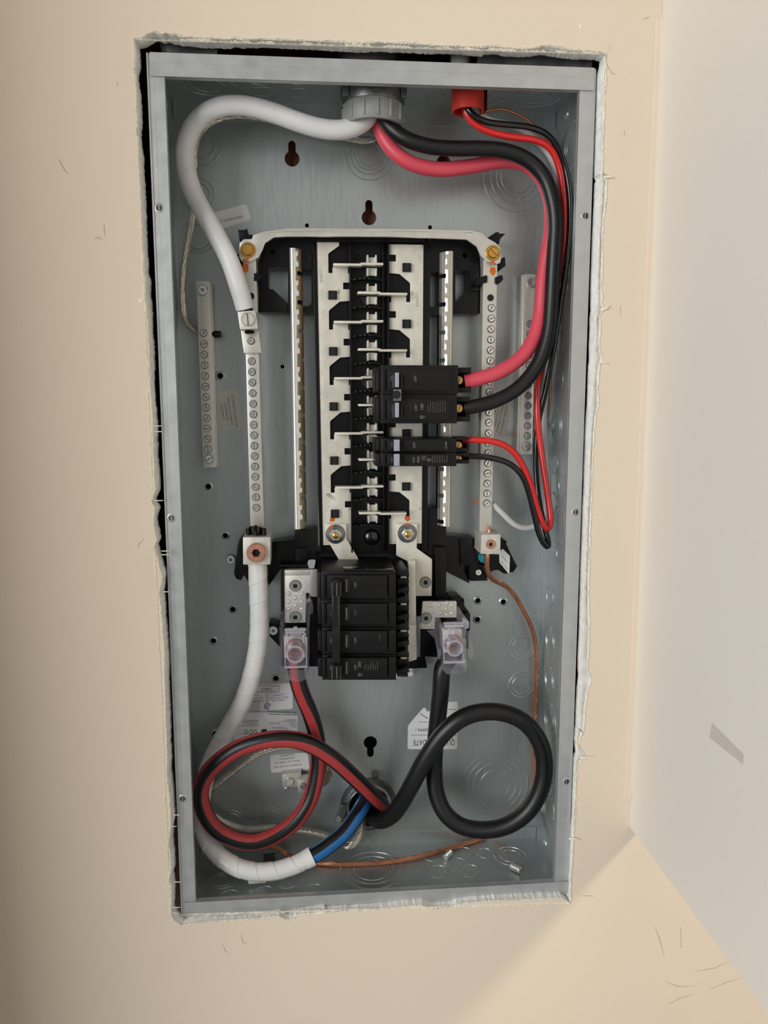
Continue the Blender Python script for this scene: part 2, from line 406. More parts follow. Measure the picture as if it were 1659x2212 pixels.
# ------------------------------------------------------------------ the wall with its ragged opening
W, H, D = 362.0, 736.0, 99.8
hw, hh = W/2, H/2
DT = 14.0; DW = 110.0                                    # front of the drywall
edge = [cZ(70,170),cZ(150,165),cZ(235,120),cZ(300,75),cZ(370,58),cZ(430,85),cZ(480,98),cZ(540,72),cZ(610,98),cZ(700,100),cZ(770,128),cZ(900,138),cZ(1080,150),cZ(1300,160),cZ(1480,172),cZ(1560,150),cZ(1659,172),
 (560,84),(610,86),(660,87.5),(700,88.6),cB(160,168),cB(300,180),cB(500,170),cB(600,178),cB(840,185),cB(1000,200),cB(1200,205),cB(1450,215),cC(300,208),cC(500,210),cC(700,232),cC(800,225),cC(900,200),cC(1000,212),cC(1150,240),cC(1290,245),cC(1400,255),cC(1452,275),
 cC(1432,400),cC(1430,500),cC(1425,700),cC(1420,1000),cC(1415,1200),cC(1420,1340),cC(1475,1370),cC(1490,1385),cC(1450,1400),cC(1447,1500),cC(1440,1650),c1(770,20),c1(765,140),c1(748,260),c1(742,420),c1(740,560),c1(735,760),c1(735,950),c1(752,985),c1(725,1040),c1(722,1170),c1(718,1300),c1(735,1395),c1(715,1430),c1(706,1560),c1(708,1760),c1(690,1820),c1(670,2000),
 c2(418,140),c2(410,300),c2(408,470),c2(400,600),c2(392,780),c2(390,930),c2(383,1100),c2(382,1300),c2(388,1460),c2(380,1600),c2(378,1730),c2(400,1800),c2(368,1900),c2(352,2050),c2(345,2180),c3(300,250),c3(280,330),c3(330,425),c3(272,460),c3(268,560),c3(262,680),c3(262,820),c3(250,880),c3(242,980),c3(236,1100),c3(230,1250),c3(225,1400),
 (1215,1940),(1150,1943),cP(1659,1520),cP(1500,1535),cP(1380,1550),cP(1300,1580),cP(1150,1592),cP(1050,1560),cP(900,1568),cP(600,1600),cP(300,1620),cP(0,1637),cQ(1500,1115),cQ(1240,1150),cQ(1220,1185),cQ(1150,1192),cQ(1090,1155),cQ(900,1180),cQ(700,1195),cQ(500,1205),cQ(300,1222),cQ(220,1245),cQ(160,1200),cQ(125,1150),
 cQ(130,1020),cQ(128,900),cQ(112,830),cQ(128,740),cQ(118,600),cQ(105,520),cQ(112,440),cQ(125,330),cQ(118,200),cQ(110,80),(363,1680),(361,1600),(358,1500),(357,1420),(352,1350),c5(215,2212),c5(205,2150),c5(225,2040),c5(205,1960),c5(172,1840),c5(188,1790),c5(160,1650),c5(180,1580),c5(150,1525),c5(180,1450),c5(165,1200),c5(165,1050),c5(150,800),c5(138,560),c5(130,350),c5(120,200),c5(108,100),c5(112,0),
 c6(980,1850),c6(985,1750),c6(975,1640),c6(968,1500),c6(965,1350),c6(955,1150),c6(945,1000),c6(932,900),c6(942,800),c6(930,600),c6(915,490),c6(930,400),c6(920,300)]
def rag(pts, amp, sub, seed):
    rnd = random.Random(seed); out = []
    for i, p in enumerate(pts):
        q = pts[(i+1) % len(pts)]; L = math.hypot(q[0]-p[0], q[1]-p[1]); n = max(1, int(L/sub))
        for k in range(n):
            t = k/n; j = amp*(0.4 if k == 0 else 1)
            out.append((p[0]+(q[0]-p[0])*t+rnd.uniform(-j, j), p[1]+(q[1]-p[1])*t+rnd.uniform(-j, j)))
    return out
hole = [at(x, y, DW)[:2] for x, y in rag(edge, 1.1, 5, 3)]
b = MB(); b.m('wall_paint')
big = [(-2300,-1450),(1600,-1450),(1600,1250),(-2300,1250)]
b.prism(big, DW, DW-DT, holes=[hole], back=False)
b.m('gypsum')
rnd = random.Random(5); n = len(hole)
F1 = [b.v(x, z, DW) for x, z in hole]
def inset(p, k): return (p[0]*(1+k*0) , p[1])
ctr = (0, 2)
def shrink(p, mm):
    l = math.hypot(p[0]/hw, p[1]/hh); return (p[0] - mm*(1 if p[0] > 0 else -1)*(abs(p[0]) > hw*.93), p[1] - mm*(1 if p[1] > 0 else -1)*(abs(p[1]) > hh*.97))
def walk(n, lo, hi, st):
    w_ = (lo+hi)/2; out = []
    for _ in range(n): w_ = min(hi, max(lo, w_+rnd.uniform(-st, st))); out.append(w_)
    return [(out[i-2]+out[i-1]+out[i]+out[(i+1) % n]+out[(i+2) % n])/5 for i in range(n)]
F2 = [b.v(*shrink(p, u), DW-5) for p, u in zip(hole, walk(n, .2, 1.1, .25))]
F3 = [b.v(*((181.7+.3*max(0, p[0]-183)+.3*u, p[1]) if p[0] > hw*.97 and abs(p[1]) < 366 else shrink(p, u)), DW-DT) for p, u in zip(hole, walk(n, .7, 1.9, .3))]
for A, B in ((F1, F2), (F2, F3)):
    for i in range(n): b.f([A[i], A[(i+1) % n], B[(i+1) % n], B[i]])
wall = b.build('wall_back', kind='structure', label='cream painted drywall with a ragged hole cut around the electrical panel', cat='wall', smooth=0)
# torn paper fringe round the cut: one ragged ribbon of paper per side
def fringe(pts, seed, wmax):
    rnd = random.Random(seed); b = MB(); b.m('torn_paper'); P = rag(pts, .5, 2.6, seed); o = []; q = []
    w_ = 1.2; wid = []
    for p in P:
        w_ = min(max(w_ + rnd.uniform(-.9, .9), .25), wmax); wid.append(w_)
    for i, p in enumerate(P):
        a = at(p[0], p[1], DW+.5); c = (a[0]/hw, a[1]/hh); k = wid[i]
        if abs(c[0])*hw*0 + (abs(a[0])-hw) > (abs(a[1])-hh): dx, dz = (1 if a[0] > 0 else -1), 0
        else: dx, dz = 0, (1 if a[1] > 0 else -1)
        q.append(b.v(a[0]-dx*.25, a[1]-dz*.25, DW-.4+rnd.uniform(-.8,.3))); 
        o.append((b.v(a[0]+dx*k*.45, a[1]+dz*k*.45, DW+.35+.3*k+rnd.uniform(0,.4)), b.v(a[0]+dx*k, a[1]+dz*k, DW+.05)))
    for i in range(len(q)-1):
        b.f([q[i], q[i+1], o[i+1][0], o[i][0]]); b.f([o[i][0], o[i+1][0], o[i+1][1], o[i][1]])
    return b.build('torn_paper', wall, smooth=0)
ids = [edge.index(cC(1452,275)), edge.index(c3(225,1400)), edge.index(cQ(125,1150))]
fringe(edge[:ids[0]+1], 11, 1.8); fringe(edge[ids[0]:ids[1]+1], 12, 1.5)
fringe(edge[ids[1]:ids[2]+1], 13, 1.7); fringe(edge[ids[2]:]+edge[:1], 14, 2.2)
# stray hairs of torn paper and mesh tape
for px, py, dx, dy in ((1312,382,16,1),(1262,1636,22,-2),(1302,782,12,3),(1305,668,12,-8),(1238,1811,14,4)):
    b = MB(); b.m('torn_paper'); b.sweep(path([(px-8,py+1,DW),(px,py,DW+1.5),(px+dx*.6,py+dy*.4,DW+2.5),(px+dx,py+dy,DW+1.2)], 1), lambda l, a: max(.25, 1.3-l*.12), 6)
    b.build('paper_shred', wall)
for px, py, l in ((336,920,12),(338,932,12),(338,1081,14),(352,1190,14),(352,1198,16),(356,1278,10),(377,1760,12),(381,1905,11),(375,1960,14),(376,1972,12),(372,1785,9)):
    b = MB(); b.m('torn_paper'); b.sweep(path([(px-4,py,DW-.5),(px+l*.5,py+.6,DW-1),(px+l,py,DW-3)], 2), .45, 5); b.build('tape_thread', wall)
def scuff(pts, w0):
    b = MB(); b.m('scuff'); P = [at(x, y, DW+.08) for x, y in pts]; q = []
    for i, p in enumerate(P):
        a = P[max(0, i-1)]; c = P[min(len(P)-1, i+1)]; dx, dz = c[0]-a[0], c[1]-a[1]; l = math.hypot(dx, dz) or 1
        k = w0*math.sin(math.pi*(i+.35)/(len(P)-.3)); q.append((b.v(p[0]-dz/l*k, p[1]+dx/l*k, p[2]), b.v(p[0]+dz/l*k, p[1]-dx/l*k, p[2])))
    for i in range(len(q)-1): b.f([q[i][0], q[i+1][0], q[i+1][1], q[i][1]])
    b.build('scuff_mark', wall, smooth=0)
for s in ([c6(708,1525),c6(712,1560),c6(718,1612)],[c6(640,1628),c6(670,1622),c6(700,1636)],[c6(800,565),c6(806,590)],[c6(395,1080),c6(415,1110),c6(440,1160),c6(470,1190)],[c4(498,450),c4(525,500),c4(545,530),c4(575,530)],[c4(632,935),c4(628,975)],[c4(526,325),c4(524,365)],[c3(795,1560),c3(825,1640),c3(858,1760)],[c3(968,1560),c3(970,1700)],
          [c5(60,1850),c5(62,1820),c5(100,1780)],[c1(888,960),c1(886,1040)],[c6(640,1990),c6(650,1992)],[c3(1310,1780),c3(1200,1835),c3(1060,1860)],[c3(880,2080),c3(960,2040),c3(1060,2010)],[c3(870,1930),c3(950,1960),c3(1060,1960)],[c3(1160,1980),c3(1280,1930),c3(1380,1900)],(lambda k: [k(300,1350),k(360,1352),k(390,1355)])(c3),[(480,1040+1000),(486,2052),(492,2060)],[(521,2018),(524,2035),(534,2040)],[c4(765,145),c4(790,128),c4(812,124)]):
    scuff(s, .3)
b = MB(); b.m('torn_paper'); b.ppx([c5(52,150),c5(78,132),c5(102,145),c5(88,165),c5(70,172)], DW+.4, DW-.1); b.build('paint_chip', wall)
b = MB(); b.m('torn_paper'); b.ppx([c4(303,180),c4(315,168),c4(327,185),c4(318,205),c4(308,200)], DW+.4, DW-.1); b.build('paint_chip', wall)
# the side wall meeting it at the corner; it stops short at the bottom
p0 = at(1432, 0, DW); p1 = at(1360, 1785, DW); zb = p1[1]; k = (p0[0]-p1[0])/(p0[1]-p1[1]); xt = p1[0]+k*(1200-zb)
b = MB(); b.m('side_paint')
q = [(p1[0], zb), (p1[0]+14, zb), (xt+14, 1200), (xt, 1200)]
b.prism(q, 1400, DW+.3)
b.build('wall_right', kind='structure', label='pale side wall meeting the panel wall, ending at a sloping lower edge', cat='wall', smooth=0)
b = MB(); b.m('added_wall_paint'); b.box(-640, -425, -1450, 1250, DW, 340)  # out-of-view wall, added to block window light on the left
b.build('wall_left_added', kind='structure', label='unseen tan wall added on the left to shade the panel wall', cat='wall', smooth=0)
b = MB(); b.m('bead_paint')
A = [(1417,40),(1411,200),(1401,420),(1391,680),(1380,950),(1367,1300),(1358,1540),(1348,1724)]
B = [(1429,40),(1424,200),(1415,420),(1405,680),(1394,950),(1380,1300),(1371,1540),(1361,1724)]
pa = [at(x, y, DW) for x, y in A]; pb = [at(x, y, DW) for x, y in B]
rows = [[(a[0], a[1], DW-.2), (a[0]+.2, a[1], DW+1.1), (a[0]+(c[0]-a[0])*.35, a[1], DW+1.6), (a[0]+(c[0]-a[0])*.6, a[1], DW+1.2), (c[0]+.4, c[1], DW+2.4), (c[0]+1.5, c[1], DW-.2)] for a, c in zip(pa, pb)]
vr = [[b.v(*p) for p in r] for r in rows]
for i in range(len(vr)-1):
    for j in range(5): b.f([vr[i][j], vr[i+1][j], vr[i+1][j+1], vr[i][j+1]])
b.f(vr[0]); b.f(vr[-1][::-1])
b.build('trim_1', kind='structure', label='thin cream bead running down the wall corner', cat='trim', smooth=50)
b = MB(); b.m('clear_tape')
xs = p1[0]+k*0
def onside(px, py, off=.25):
    x = p1[0]
    for _ in range(4): r = atx(px, py, x); x = p1[0]+k*(r[1]-zb)-off
    return atx(px, py, x)
tp = [onside(*c3(*q)) for q in ((1175,190),(1390,405),(1385,470),(1160,290))]
tp2 = [(p[0]+.2, p[1], p[2]) for p in tp]
vf = [b.v(*p) for p in tp]; vb = [b.v(*p) for p in tp2]; b.f(vf); b.f(vb[::-1])
for i in range(4): b.f([vf[i], vf[(i+1)%4], vb[(i+1)%4], vb[i]])
b.build('tape_strip', None, 'slanted greyish strip of old tape stuck on the side wall', 'tape', smooth=0)
# what is behind the drywall
b = MB(); b.m('wood'); b.box(-300, 300, -120, 560, -60, -14); b.m('recess_shade'); b.box(-300, 300, -460, -120, -90, -70); b.m('wood'); b.box(-300, -205, -460, 560, -70, DW-DT-.4); b.box(205, 300, -460, 560, -70, DW-DT-.4)  # black lower board added to read as the dark empty void
b.box(-205, 205, 440, 480, -14, DW-DT-.4)
b.build('wall_cavity', kind='structure', label='brown timber framing behind the drywall with black board standing for dark void', cat='framing', smooth=0)
def crumple(name, x0, x1, z0, z1, d, amp, seed, label, m='sheet'):
    b = MB(); b.m(m); rnd = random.Random(seed); nx, nz = max(4, int((x1-x0)/6)), 9
    g = [[(x0+(x1-x0)*i/nx+rnd.uniform(-1.5,1.5), z0+(z1-z0)*j/nz+rnd.uniform(-1,1)+(rnd.uniform(-3,2) if j == 0 else 0), d+rnd.uniform(-amp, amp)+2*math.sin(i*.9)) for i in range(nx+1)] for j in range(nz+1)]
    for dd in (0, -.6):
        vv = [[b.v(p[0], p[1], p[2]+dd) for p in r] for r in g]
        for j in range(nz):
            for i in range(nx): b.f([vv[j][i], vv[j][i+1], vv[j+1][i+1], vv[j+1][i]])
    return b.build(name, None, label, 'plastic sheet', smooth=70)
crumple('vapour_barrier', -172, -128, 366.8, 420, 84, 3.5, 4, 'crumpled grey plastic sheet above the left corner of the panel')
crumple('vapour_barrier', 84, 182, 366.8, 420, 80, 3.0, 9, 'crumpled grey plastic sheet above the right corner of the panel')
# ------------------------------------------------------------------ the enclosure
box = thing('panel_enclosure', 'open galvanised steel panel box recessed in the wall', 'electrical panel', (0, -hh, 0))
def keyhole(px, py, up=True, s=1.0):          # centre of the big round, narrow slot up or down
    x, z, _ = at(px, py, 0); R = 6.9*s; r = 3.4*s; sg = 1 if up else -1; pts = []
    a0 = math.asin(r/R)
    for i in range(17):
        a = math.pi/2+a0 + (2*math.pi-2*a0)*i/16; pts.append((x+R*math.cos(a), z+sg*R*math.sin(a)))
    zt = 12.5*s
    for i in range(9):
        a = 0 + math.pi*i/8; pts.append((x+r*math.cos(a), z+sg*(zt+r*math.sin(a))))
    return pts if up else pts[::-1]
keys = [keyhole(631, 343), keyhole(958, 352), keyhole(797, 470), keyhole(800, 1604, False)]
small = [(663,487,1.9),(929,491,1.9),(610,792,1.9),(476,812,2.8),(450,1051,2.8),(487,1157,2.6),(503,1316,2.7),(461,1384,2.7),(596,1465,2.8),(466,1584,2.8),(1032,1297,2.7),(1087,1300,2.7),(1031,1338,2.7)]
hs = []
for x, y, r in small: c = at(x, y, 0); hs.append(circ(c[0], c[1], r, 16))
lc = at(796, 1736, 0)
b = MB(); b.m('steel')
b.prism([(-hw,-hh),(hw,-hh),(hw,hh),(-hw,hh)], 0, -1.2, holes=keys+hs+[circ(lc[0], lc[1], 22.5, 36)])
for (x, y, r) in small:
    if r > 2.2:
        c = at(x, y, 0); b.ring(c, [(r-.05,-.6),(r+.1,.9),(r+.6,.9),(r+1.9,0.02),(r+1.9,-.2)], n=18)
back = b.build('back_panel', box)
T = 1.3
b = MB(); b.m('steel'); b.box(-hw, -hw+T, -hh, hh, 0, D-.2); b.build('side_panel', box)
b = MB(); b.m('steel'); b.box(hw-T, hw, -hh, hh, 0, D-.2); b.build('side_panel', box)
b = MB(); b.m('steel'); b.box(-hw+T, hw-T, hh-T, hh, 0, D-.2); b.build('end_panel', box)
b = MB(); b.m('steel'); b.box(-hw+T, hw-T, -hh, -hh+T, 0, D-.2); b.build('end_panel', box)
# rim strips, the two short ones lapping over the long ones
lip = 13.0
def rimstrip(x0, x1, z0, z1, df, holes=(), ret=None):
    b = MB(); b.m('rim_steel')
    if holes: b.prism([(x0,z0),(x1,z0),(x1,z1),(x0,z1)], df, df-1.2, holes=[circ(x, z, 2.6, 18) for x, z in holes])
    else: b.box(x0, x1, z0, z1, df-1.2, df)
    for x, z in holes: b.ring((x, z, df), [(2.6,-1.0),(2.7,.45),(3.2,.45),(4.1,.03),(4.1,-.2)], n=20)
    for q in ret or (): b.box(*q)
    return b.build('rim_strip', box)
zs = (252, 0, -254)
rimstrip(-hw, -hw+lip+.5, -hh+1, hh-1, D, [(-176.6+1.0, z) for z in zs], [(-hw+lip-.7, -hw+lip+.5, -hh+14, hh-14, D-6, D-.6), (-hw+.2, -hw+1.4, -hh, hh, D-2, D+1.0), (-hw+5.0,-hw+5.5,-hh+14,hh-16,D-.5,D+.18)])
rimstrip(hw-lip-.5, hw, -hh+1, hh-1, D, [(176.2, z) for z in zs], [(hw-lip-.5, hw-lip+.7, -hh+14, hh-14, D-6, D-.6), (hw-5.5,hw-5.0,-hh+14,hh-16,D-.5,D+.18)])
rimstrip(-hw+3, hw-2, hh-17.2, hh+.2, D+1.6, (), [(-hw+3, hw-2, hh-17.2, hh-16, D-5, D+.6), (-hw+3, hw-2, hh-7.2, hh-6.6, D+.8, D+1.75)])
rimstrip(-hw+3.5, hw-.5, -hh-.2, -hh+14, D+1.6, (), [(-hw+3.5, hw-.5, -hh+12.8, -hh+14, D-5, D+.6), (-hw+3.5, hw-.5, -hh+3.4, -hh+3.9, D+.8, D+1.75)])
# folded flanges, corner gussets, rivets
b = MB(); b.m('steel'); b.box(-hw+5, hw-4, hh-16.5, hh-T, .05, 2.0); b.build('flange', box)
b = MB(); b.m('steel'); b.box(-hw+5, hw-4, -hh+T, -hh+13.5, .05, 2.0); b.build('flange', box)
b = MB(); b.m('steel'); b.box(-hw+T, -hw+4.0, -hh+13.5, hh-16.5, .05, .9); b.build('flange', box)
b = MB(); b.m('steel'); b.box(hw-4.0, hw-T, -hh+13.5, hh-16.5, .05, .9); b.build('flange', box)
def gusset(x, sg):                            # triangular tab lying on a long side at an end of the box
    b = MB(); b.m('steel')
    xi = hw-T if x > 0 else -hw+T; s = -1 if x > 0 else 1
    A = [(xi, sg*(hh-T), 1), (xi, sg*(hh-T), D-8), (xi, sg*(hh-44), 1)]
    B = [(xi+s*2.2, p[1], p[2]) for p in A]
    va = [b.v(*p) for p in A]; vb = [b.v(*p) for p in B]; b.f(va); b.f(vb[::-1])
    for i in range(3): b.f([va[i], va[(i+1)%3], vb[(i+1)%3], vb[i]])
    g = b.build('corner_tab', box)
    b = MB(); b.m('steel'); c = (xi+s*2.0, sg*(hh-14), 34)
    b.lathe(c, [(5, 0), (4.4, s*1.2), (3, s*2), (0, s*2.4)], axis='x', n=18); b.build('weld_dimple', g)
for x in (1, -1):
    for sg in (1, -1): gusset(x, sg)
for p in (cP(560,980), cC(440,830)):
    c = at(p[0], p[1], 2.0); b = MB(); b.m('rim_steel'); b.ring(c, [(1.6,.1),(2.2,1.0),(3.2,1.0),(3.8,0.0),(3.8,-.1),(1.6,-.1)], n=18); b.lathe((c[0],c[1],c[2]-.05), [(1.7,0),(1.7,.25)], n=14); b.build('rivet', box)
# knockouts
def knockout(c, radii, axis, sg, m='steel'):
    b = MB(); b.m(m)
    for i, r in enumerate(radii):
        h = .55*sg
        b.ring(c, [(r-1.0, -.05*sg), (r-.75, h*.8), (r-.3, h), (r, h*.55), (r+.12, -.05*sg)], axis, 32)
    r = radii[-1]
    b.lathe(c, [(r-.9, -.05*sg), (r-1.2, .22*sg)], axis, 28)
    for j, a in enumerate((.2, 1.77, 3.34, 4.9)[:2+len(radii)//2]):
        for r in radii[::2]:
            u, t = r*math.cos(a), r*math.sin(a)
            cc = (c[0]+u, c[1]+t, c[2]) if axis == 'd' else (c[0]+u, c[1], c[2]+t) if axis == 'z' else (c[0], c[1]+u, c[2]+t)
            b.lathe(cc, [(.9, 0), (.8, .7*sg), (0, .9*sg)], axis, 8)
    return b.build('knockout', box, smooth=22)
for p, rr in ((cB(405,1175),(23.6,18.4,14.6,11.4)),(cC(650,1375),(32.5,25.5,20,16)),((437,316),(17,12)),((427.7,421),(15,11)),((428,511),(15,12)),(cN(1110,610),(13.6,10)),(cN(1105,950),(13.6,10)),(cN(1100,1280),(13.6,10)),(cR(535,600),(36,30,24,16.6)),(cQ(1025,285),(12.6,9.4)),(cQ(665,310),(12.6,9.4))):
    c = at(p[0], p[1], 0); knockout((c[0], c[1], .0), rr, 'd', 1)
zt = hh-T
for p, rr in ((cZ(1190,870),(22,14)),(cA(955,490),(11,)),(cA(935,405),(11,)),(cA(1215,500),(11,)),(cA(1215,405),(11,)),(cB(1020,680),(11,)),(cB(1500,690),(11,)),(cC(825,670),(22,14))):
    c = atz(p[0], p[1], zt); knockout(c, rr, 'z', -1)
zb_ = -hh+T
for p, rr in ((cP(600,1240),(32,24,18)),(cP(1140,1110),(11,)),(cP(1415,1090),(11,)),(cP(1185,1255),(11,)),(cP(1475,1250),(11,)),(cR(675,1240),(17,11)),((1048,1843),(9,)),(cQ(590,840),(13,9)),(cQ(650,985),(11,)),(cQ(960,950),(11,)),(cQ(1165,850),(11,)),(cQ(1400,930),(11,))):
    c = atz(p[0], p[1], zb_); knockout(c, rr, 'z', 1)
for p, rr in ((c2(165,60),(16,11)),(c2(150,320),(11,)),(c2(205,470),(11,)),(c2(195,710),(11,)),(c2(143,590),(11,)),(c2(190,935),(11,)),(c2(120,1230),(11,)),(c2(120,1530),(14,10)),(c2(115,1800),(14,10)),(c2(120,2080),(19,14,10)),((1187,1745),(30,22,15)),(c1(430,830),(14,10)),(c1(405,1260),(11,)),(c1(400,1550),(11,)),((1236,320),(22,15))):
    c = atx(p[0], p[1], hw-T); knockout(c, rr, 'x', -1)
for z in (300, 230, 120, 20, -90, -200):
    knockout((-hw+T, z, 45), (14,10) if z > 200 else (11,), 'x', 1)
# ------------------------------------------------------------------ bus assembly (one bolted-together interior)
bus = thing('bus_assembly', 'black plastic bus frame with bare tin-plated bus bars in the panel centre', 'bus assembly', at(800, 1180, 0))
BP = 'black_plastic'
# moulded base
b = MB(); b.m(BP)
b.ppx([cD(1100,215),cD(1170,180),(684,511),(684,cD(0,1085)[1]),cD(985,1075),cD(985,480),cD(1012,400),cD(1050,265)], 24, 4, holes=[[cD(1105,560),cD(1130,542),cD(1340,540),cD(1340,1003),cD(1300,990),cD(1104,775)],[cD(1505,592),cD(1618,586),cD(1622,950),cD(1600,990),cD(1570,1003),cD(1505,1005)],[(cD(1155,358)[0]+6*math.cos(a), cD(1155,358)[1]+6*math.sin(a)) for a in [i*.5236 for i in range(12)]]])
b.ppx([cD(985,800),cD(1160,800),cD(1330,960),cD(1330,1075),cD(985,1075)], 26, 5, .6)
b.ppx([cD(1490,345),cD(1620,345),cD(1620,575),cD(1490,575)], 27, 5, .6)
b.build('frame_wing', bus)
b = MB(); b.m(BP)
b.ppx([(915,511),cF(820,203),cF(935,290),cF(980,430),cF(985,1090),cF(330,1110),(915,cF(0,1110)[1])], 24, 4, holes=[[cF(372,606),cF(490,600),cF(490,1010),cF(392,1010),cF(366,985)],[cF(684,575),cF(830,580),cF(842,604),cF(842,798),cF(684,965)],[(cF(798,398)[0]+6*math.cos(a), cF(798,398)[1]+6*math.sin(a)) for a in [i*.5236 for i in range(12)]]])
b.ppx([cF(860,530),cF(985,530),cF(985,820),cF(880,820)], 27, 5, .6)
b.build('frame_wing', bus)
b = MB(); b.m(BP)
b.ppx([(676,512),(929,514),(924,700),(918,1195),(690,1195),(684,900)], 19.5, 3)
for xs in ((675,684,690,698),(917,931,911,923)): b.ppx([(xs[0],512),(xs[1],512),(xs[3],1192),(xs[2],1192)], 25, 18, .5)
b.ppx([(680,512),(925,513),(923,523),(682,523)], 25, 18, .4)
b.build('spine', bus)
PITCH = 25.4; zb0 = at(800, 572, 35)[1]; XC = at(799, 760, 24)[0]
def bz(k): return zb0 - PITCH*k
def px2x(c): return at(cE(c, 0)[0], 640, 24)[0]
xl = dict(out=px2x(341), tri=px2x(498), tip=px2x(547), stub=px2x(672), inn=px2x(752), dia=px2x(628))
DB = 24.0
def busbar(sg):                               # sg=-1 left bar (even blades), 1 right bar (odd blades), mirrored about XC
    X = lambda n: XC + (xl[n]-XC)*(-sg)
    top = at(800, 524, DB)[1] if sg < 0 else at(800, 527, DB)[1]; bot = at(800, 1176, DB)[1]
    in_, = [X('inn')]
    P = [(X('out'), bot), (X('out'), top)]
    ks = [k for k in range(10) if (k % 2 == 0) == (sg < 0)]
    P += [(X('dia'), top)] if sg < 0 else [(in_, top)]
    ev = []
    for k in range(10):
        z = bz(k)
        if k in ks: ev.append((k, 'tri'))
        else: ev.append((k, 'stub'))
    for k, e in ev:
        z = bz(k)
        if e == 'tri':
            if not (sg < 0 and k == 0): P += [(in_, z+20.0)]
            P += [(X('dia'), z+19.2 if not (sg < 0 and k == 0) else min(top-.5, z+18.2)), (X('tri')+(-sg)*.6, z+11.6), (X('tri'), z+10.5), (X('tri'), z-6.0), (X('tip'), z-6.0), (X('tip'), z-1.2), (in_+sg*1.6, z-1.2), (in_+sg*1.6, z-6), (in_, z-6.5)]
        else: P += [(in_, z+11), (X('stub'), z+11), (X('stub'), z+5), (in_, z+5)]
    P += [(in_, bot)]
    b = MB(); b.m('tin'); b.prism(P, DB, DB-3, .25)
    bar = b.build('bus_bar', bus)
    # scratched word pressed into the bar
    b = MB(); b.m('ink_faint')
    if sg < 0: text_into(b, 'COPPER', (XC+(px2x(405)-XC), bz(0)-8.5, DB+.06), 2.6, -85, 1.0)
    else: text_into(b, 'COPPER', (px2x(1550), bz(1)-4.0, DB+.06), 2.6, -88, 1.0)
    b.build('lettering', bar, smooth=0)
    b = MB(); b.m('dark_zinc'); rnd = random.Random(20+sg)
    for i in range(70):
        x = rnd.uniform(min(X('out'), X('tri')), max(X('out'), X('tri'))); z = rnd.uniform(bot+3, top-3); a = rnd.uniform(0, 6.28); l = rnd.uniform(.6, 3.4)
        w_ = rnd.uniform(.06, .16); c_, s_ = math.cos(a), math.sin(a); e_ = a+rnd.uniform(-.9,.9)
        mid = (x+l*c_, z+l*s_); end = (mid[0]+l*.7*math.cos(e_), mid[1]+l*.7*math.sin(e_))
        b.f([b.v(x, z, DB+.05), b.v(mid[0]+w_*s_, mid[1]-w_*c_, DB+.05), b.v(*end, DB+.05), b.v(mid[0]-w_*s_, mid[1]+w_*c_, DB+.05)])
    b.build('scratches', bar, kind='stuff', smooth=0)
    # square retaining pegs
    me = None
    for k, e in ev:
        if e == 'stub':
            x = px2x(545); x = XC+(x-XC)*(-sg); c = (x, bz(k)-.6, DB)
            if me is None:
                q = MB(); q.m(BP); q.box(-4.0, 4.0, -3.9, 3.9, -4, 3.4, .5); q.m('recess_shade'); q.box(-2.2, 2.2, -3.4, 3.4, 3.3, 3.5); me = q.build('retaining_peg', mesh_only=True)
            put(me, 'retaining_peg', c, bar)
    return bar
busbar(-1); busbar(1)
# centre channel between the bars: side walls, curved dividers, wells
xi0, xi1 = XC-(XC-px2x(762)), XC+(XC-px2x(762))
zt0, zb1 = at(800, 514, 26)[1], at(800, 1192, 26)[1]
b = MB(); b.m(BP)
b.box(xi0-1.4, xi0, zb1, zt0, 18, 29, .3); b.box(xi1-1.6, xi1, zb1, zt0, 18, 29, .3); b.box(xi1-6, xi1-4.6, zb1, zt0, 18, 26, .3)
b.build('channel', bus)
me = None
for k in range(10):
    if me is None:
        q = MB(); q.m(BP); n = 10; A = []
        for i in range(n+1):
            u = xi0+(xi1-6-xi0)*i/n; s_ = math.sin(math.pi*i/n); A.append((u, 1.6*s_))
        for i in range(n):
            (x0, y0), (x1, y1) = A[i], A[i+1]
            q.prism([(x0, y0), (x1, y1), (x1, y1+1.5), (x0, y0+1.5)], 30, 18)
        me = q.build('divider', mesh_only=True)
    put(me, 'divider', (0, bz(k)-13.6, 0), bus)
    z = bz(k); xc = px2x(1005)
    if k in (1, 4, 6):                       # domed well behind the clip
        q = MB(); q.m('black_gloss'); q.lathe((xc-2.5, z-1.5, 19.6), [(9.5, 0), (9.2, 1.2), (8.4, 1.2), (7.5, .4), (0, -.2+.6)], n=28); q.build('well', bus)
for p in (cE(852,412), cE(1160,412), cK(935,195), cK(935,375), cK(650,510), cK(650,690), cH(1040,1525)):
    c = at(p[0], p[1], 20); q = MB(); q.m(BP); q.ring((c[0], c[1], 19.5), [(1.4,0),(1.5,2.4),(2.7,2.4),(3.0,0)], n=16); q.build('boss', bus)
c = at(*cK(790, 890), 22); q = MB(); q.m('black_gloss'); q.lathe((c[0], c[1], 19.6), [(8.2,0),(7.8,1.6),(6,3.2),(3,4.2),(0,4.5)], n=28); q.build('dome', bus)
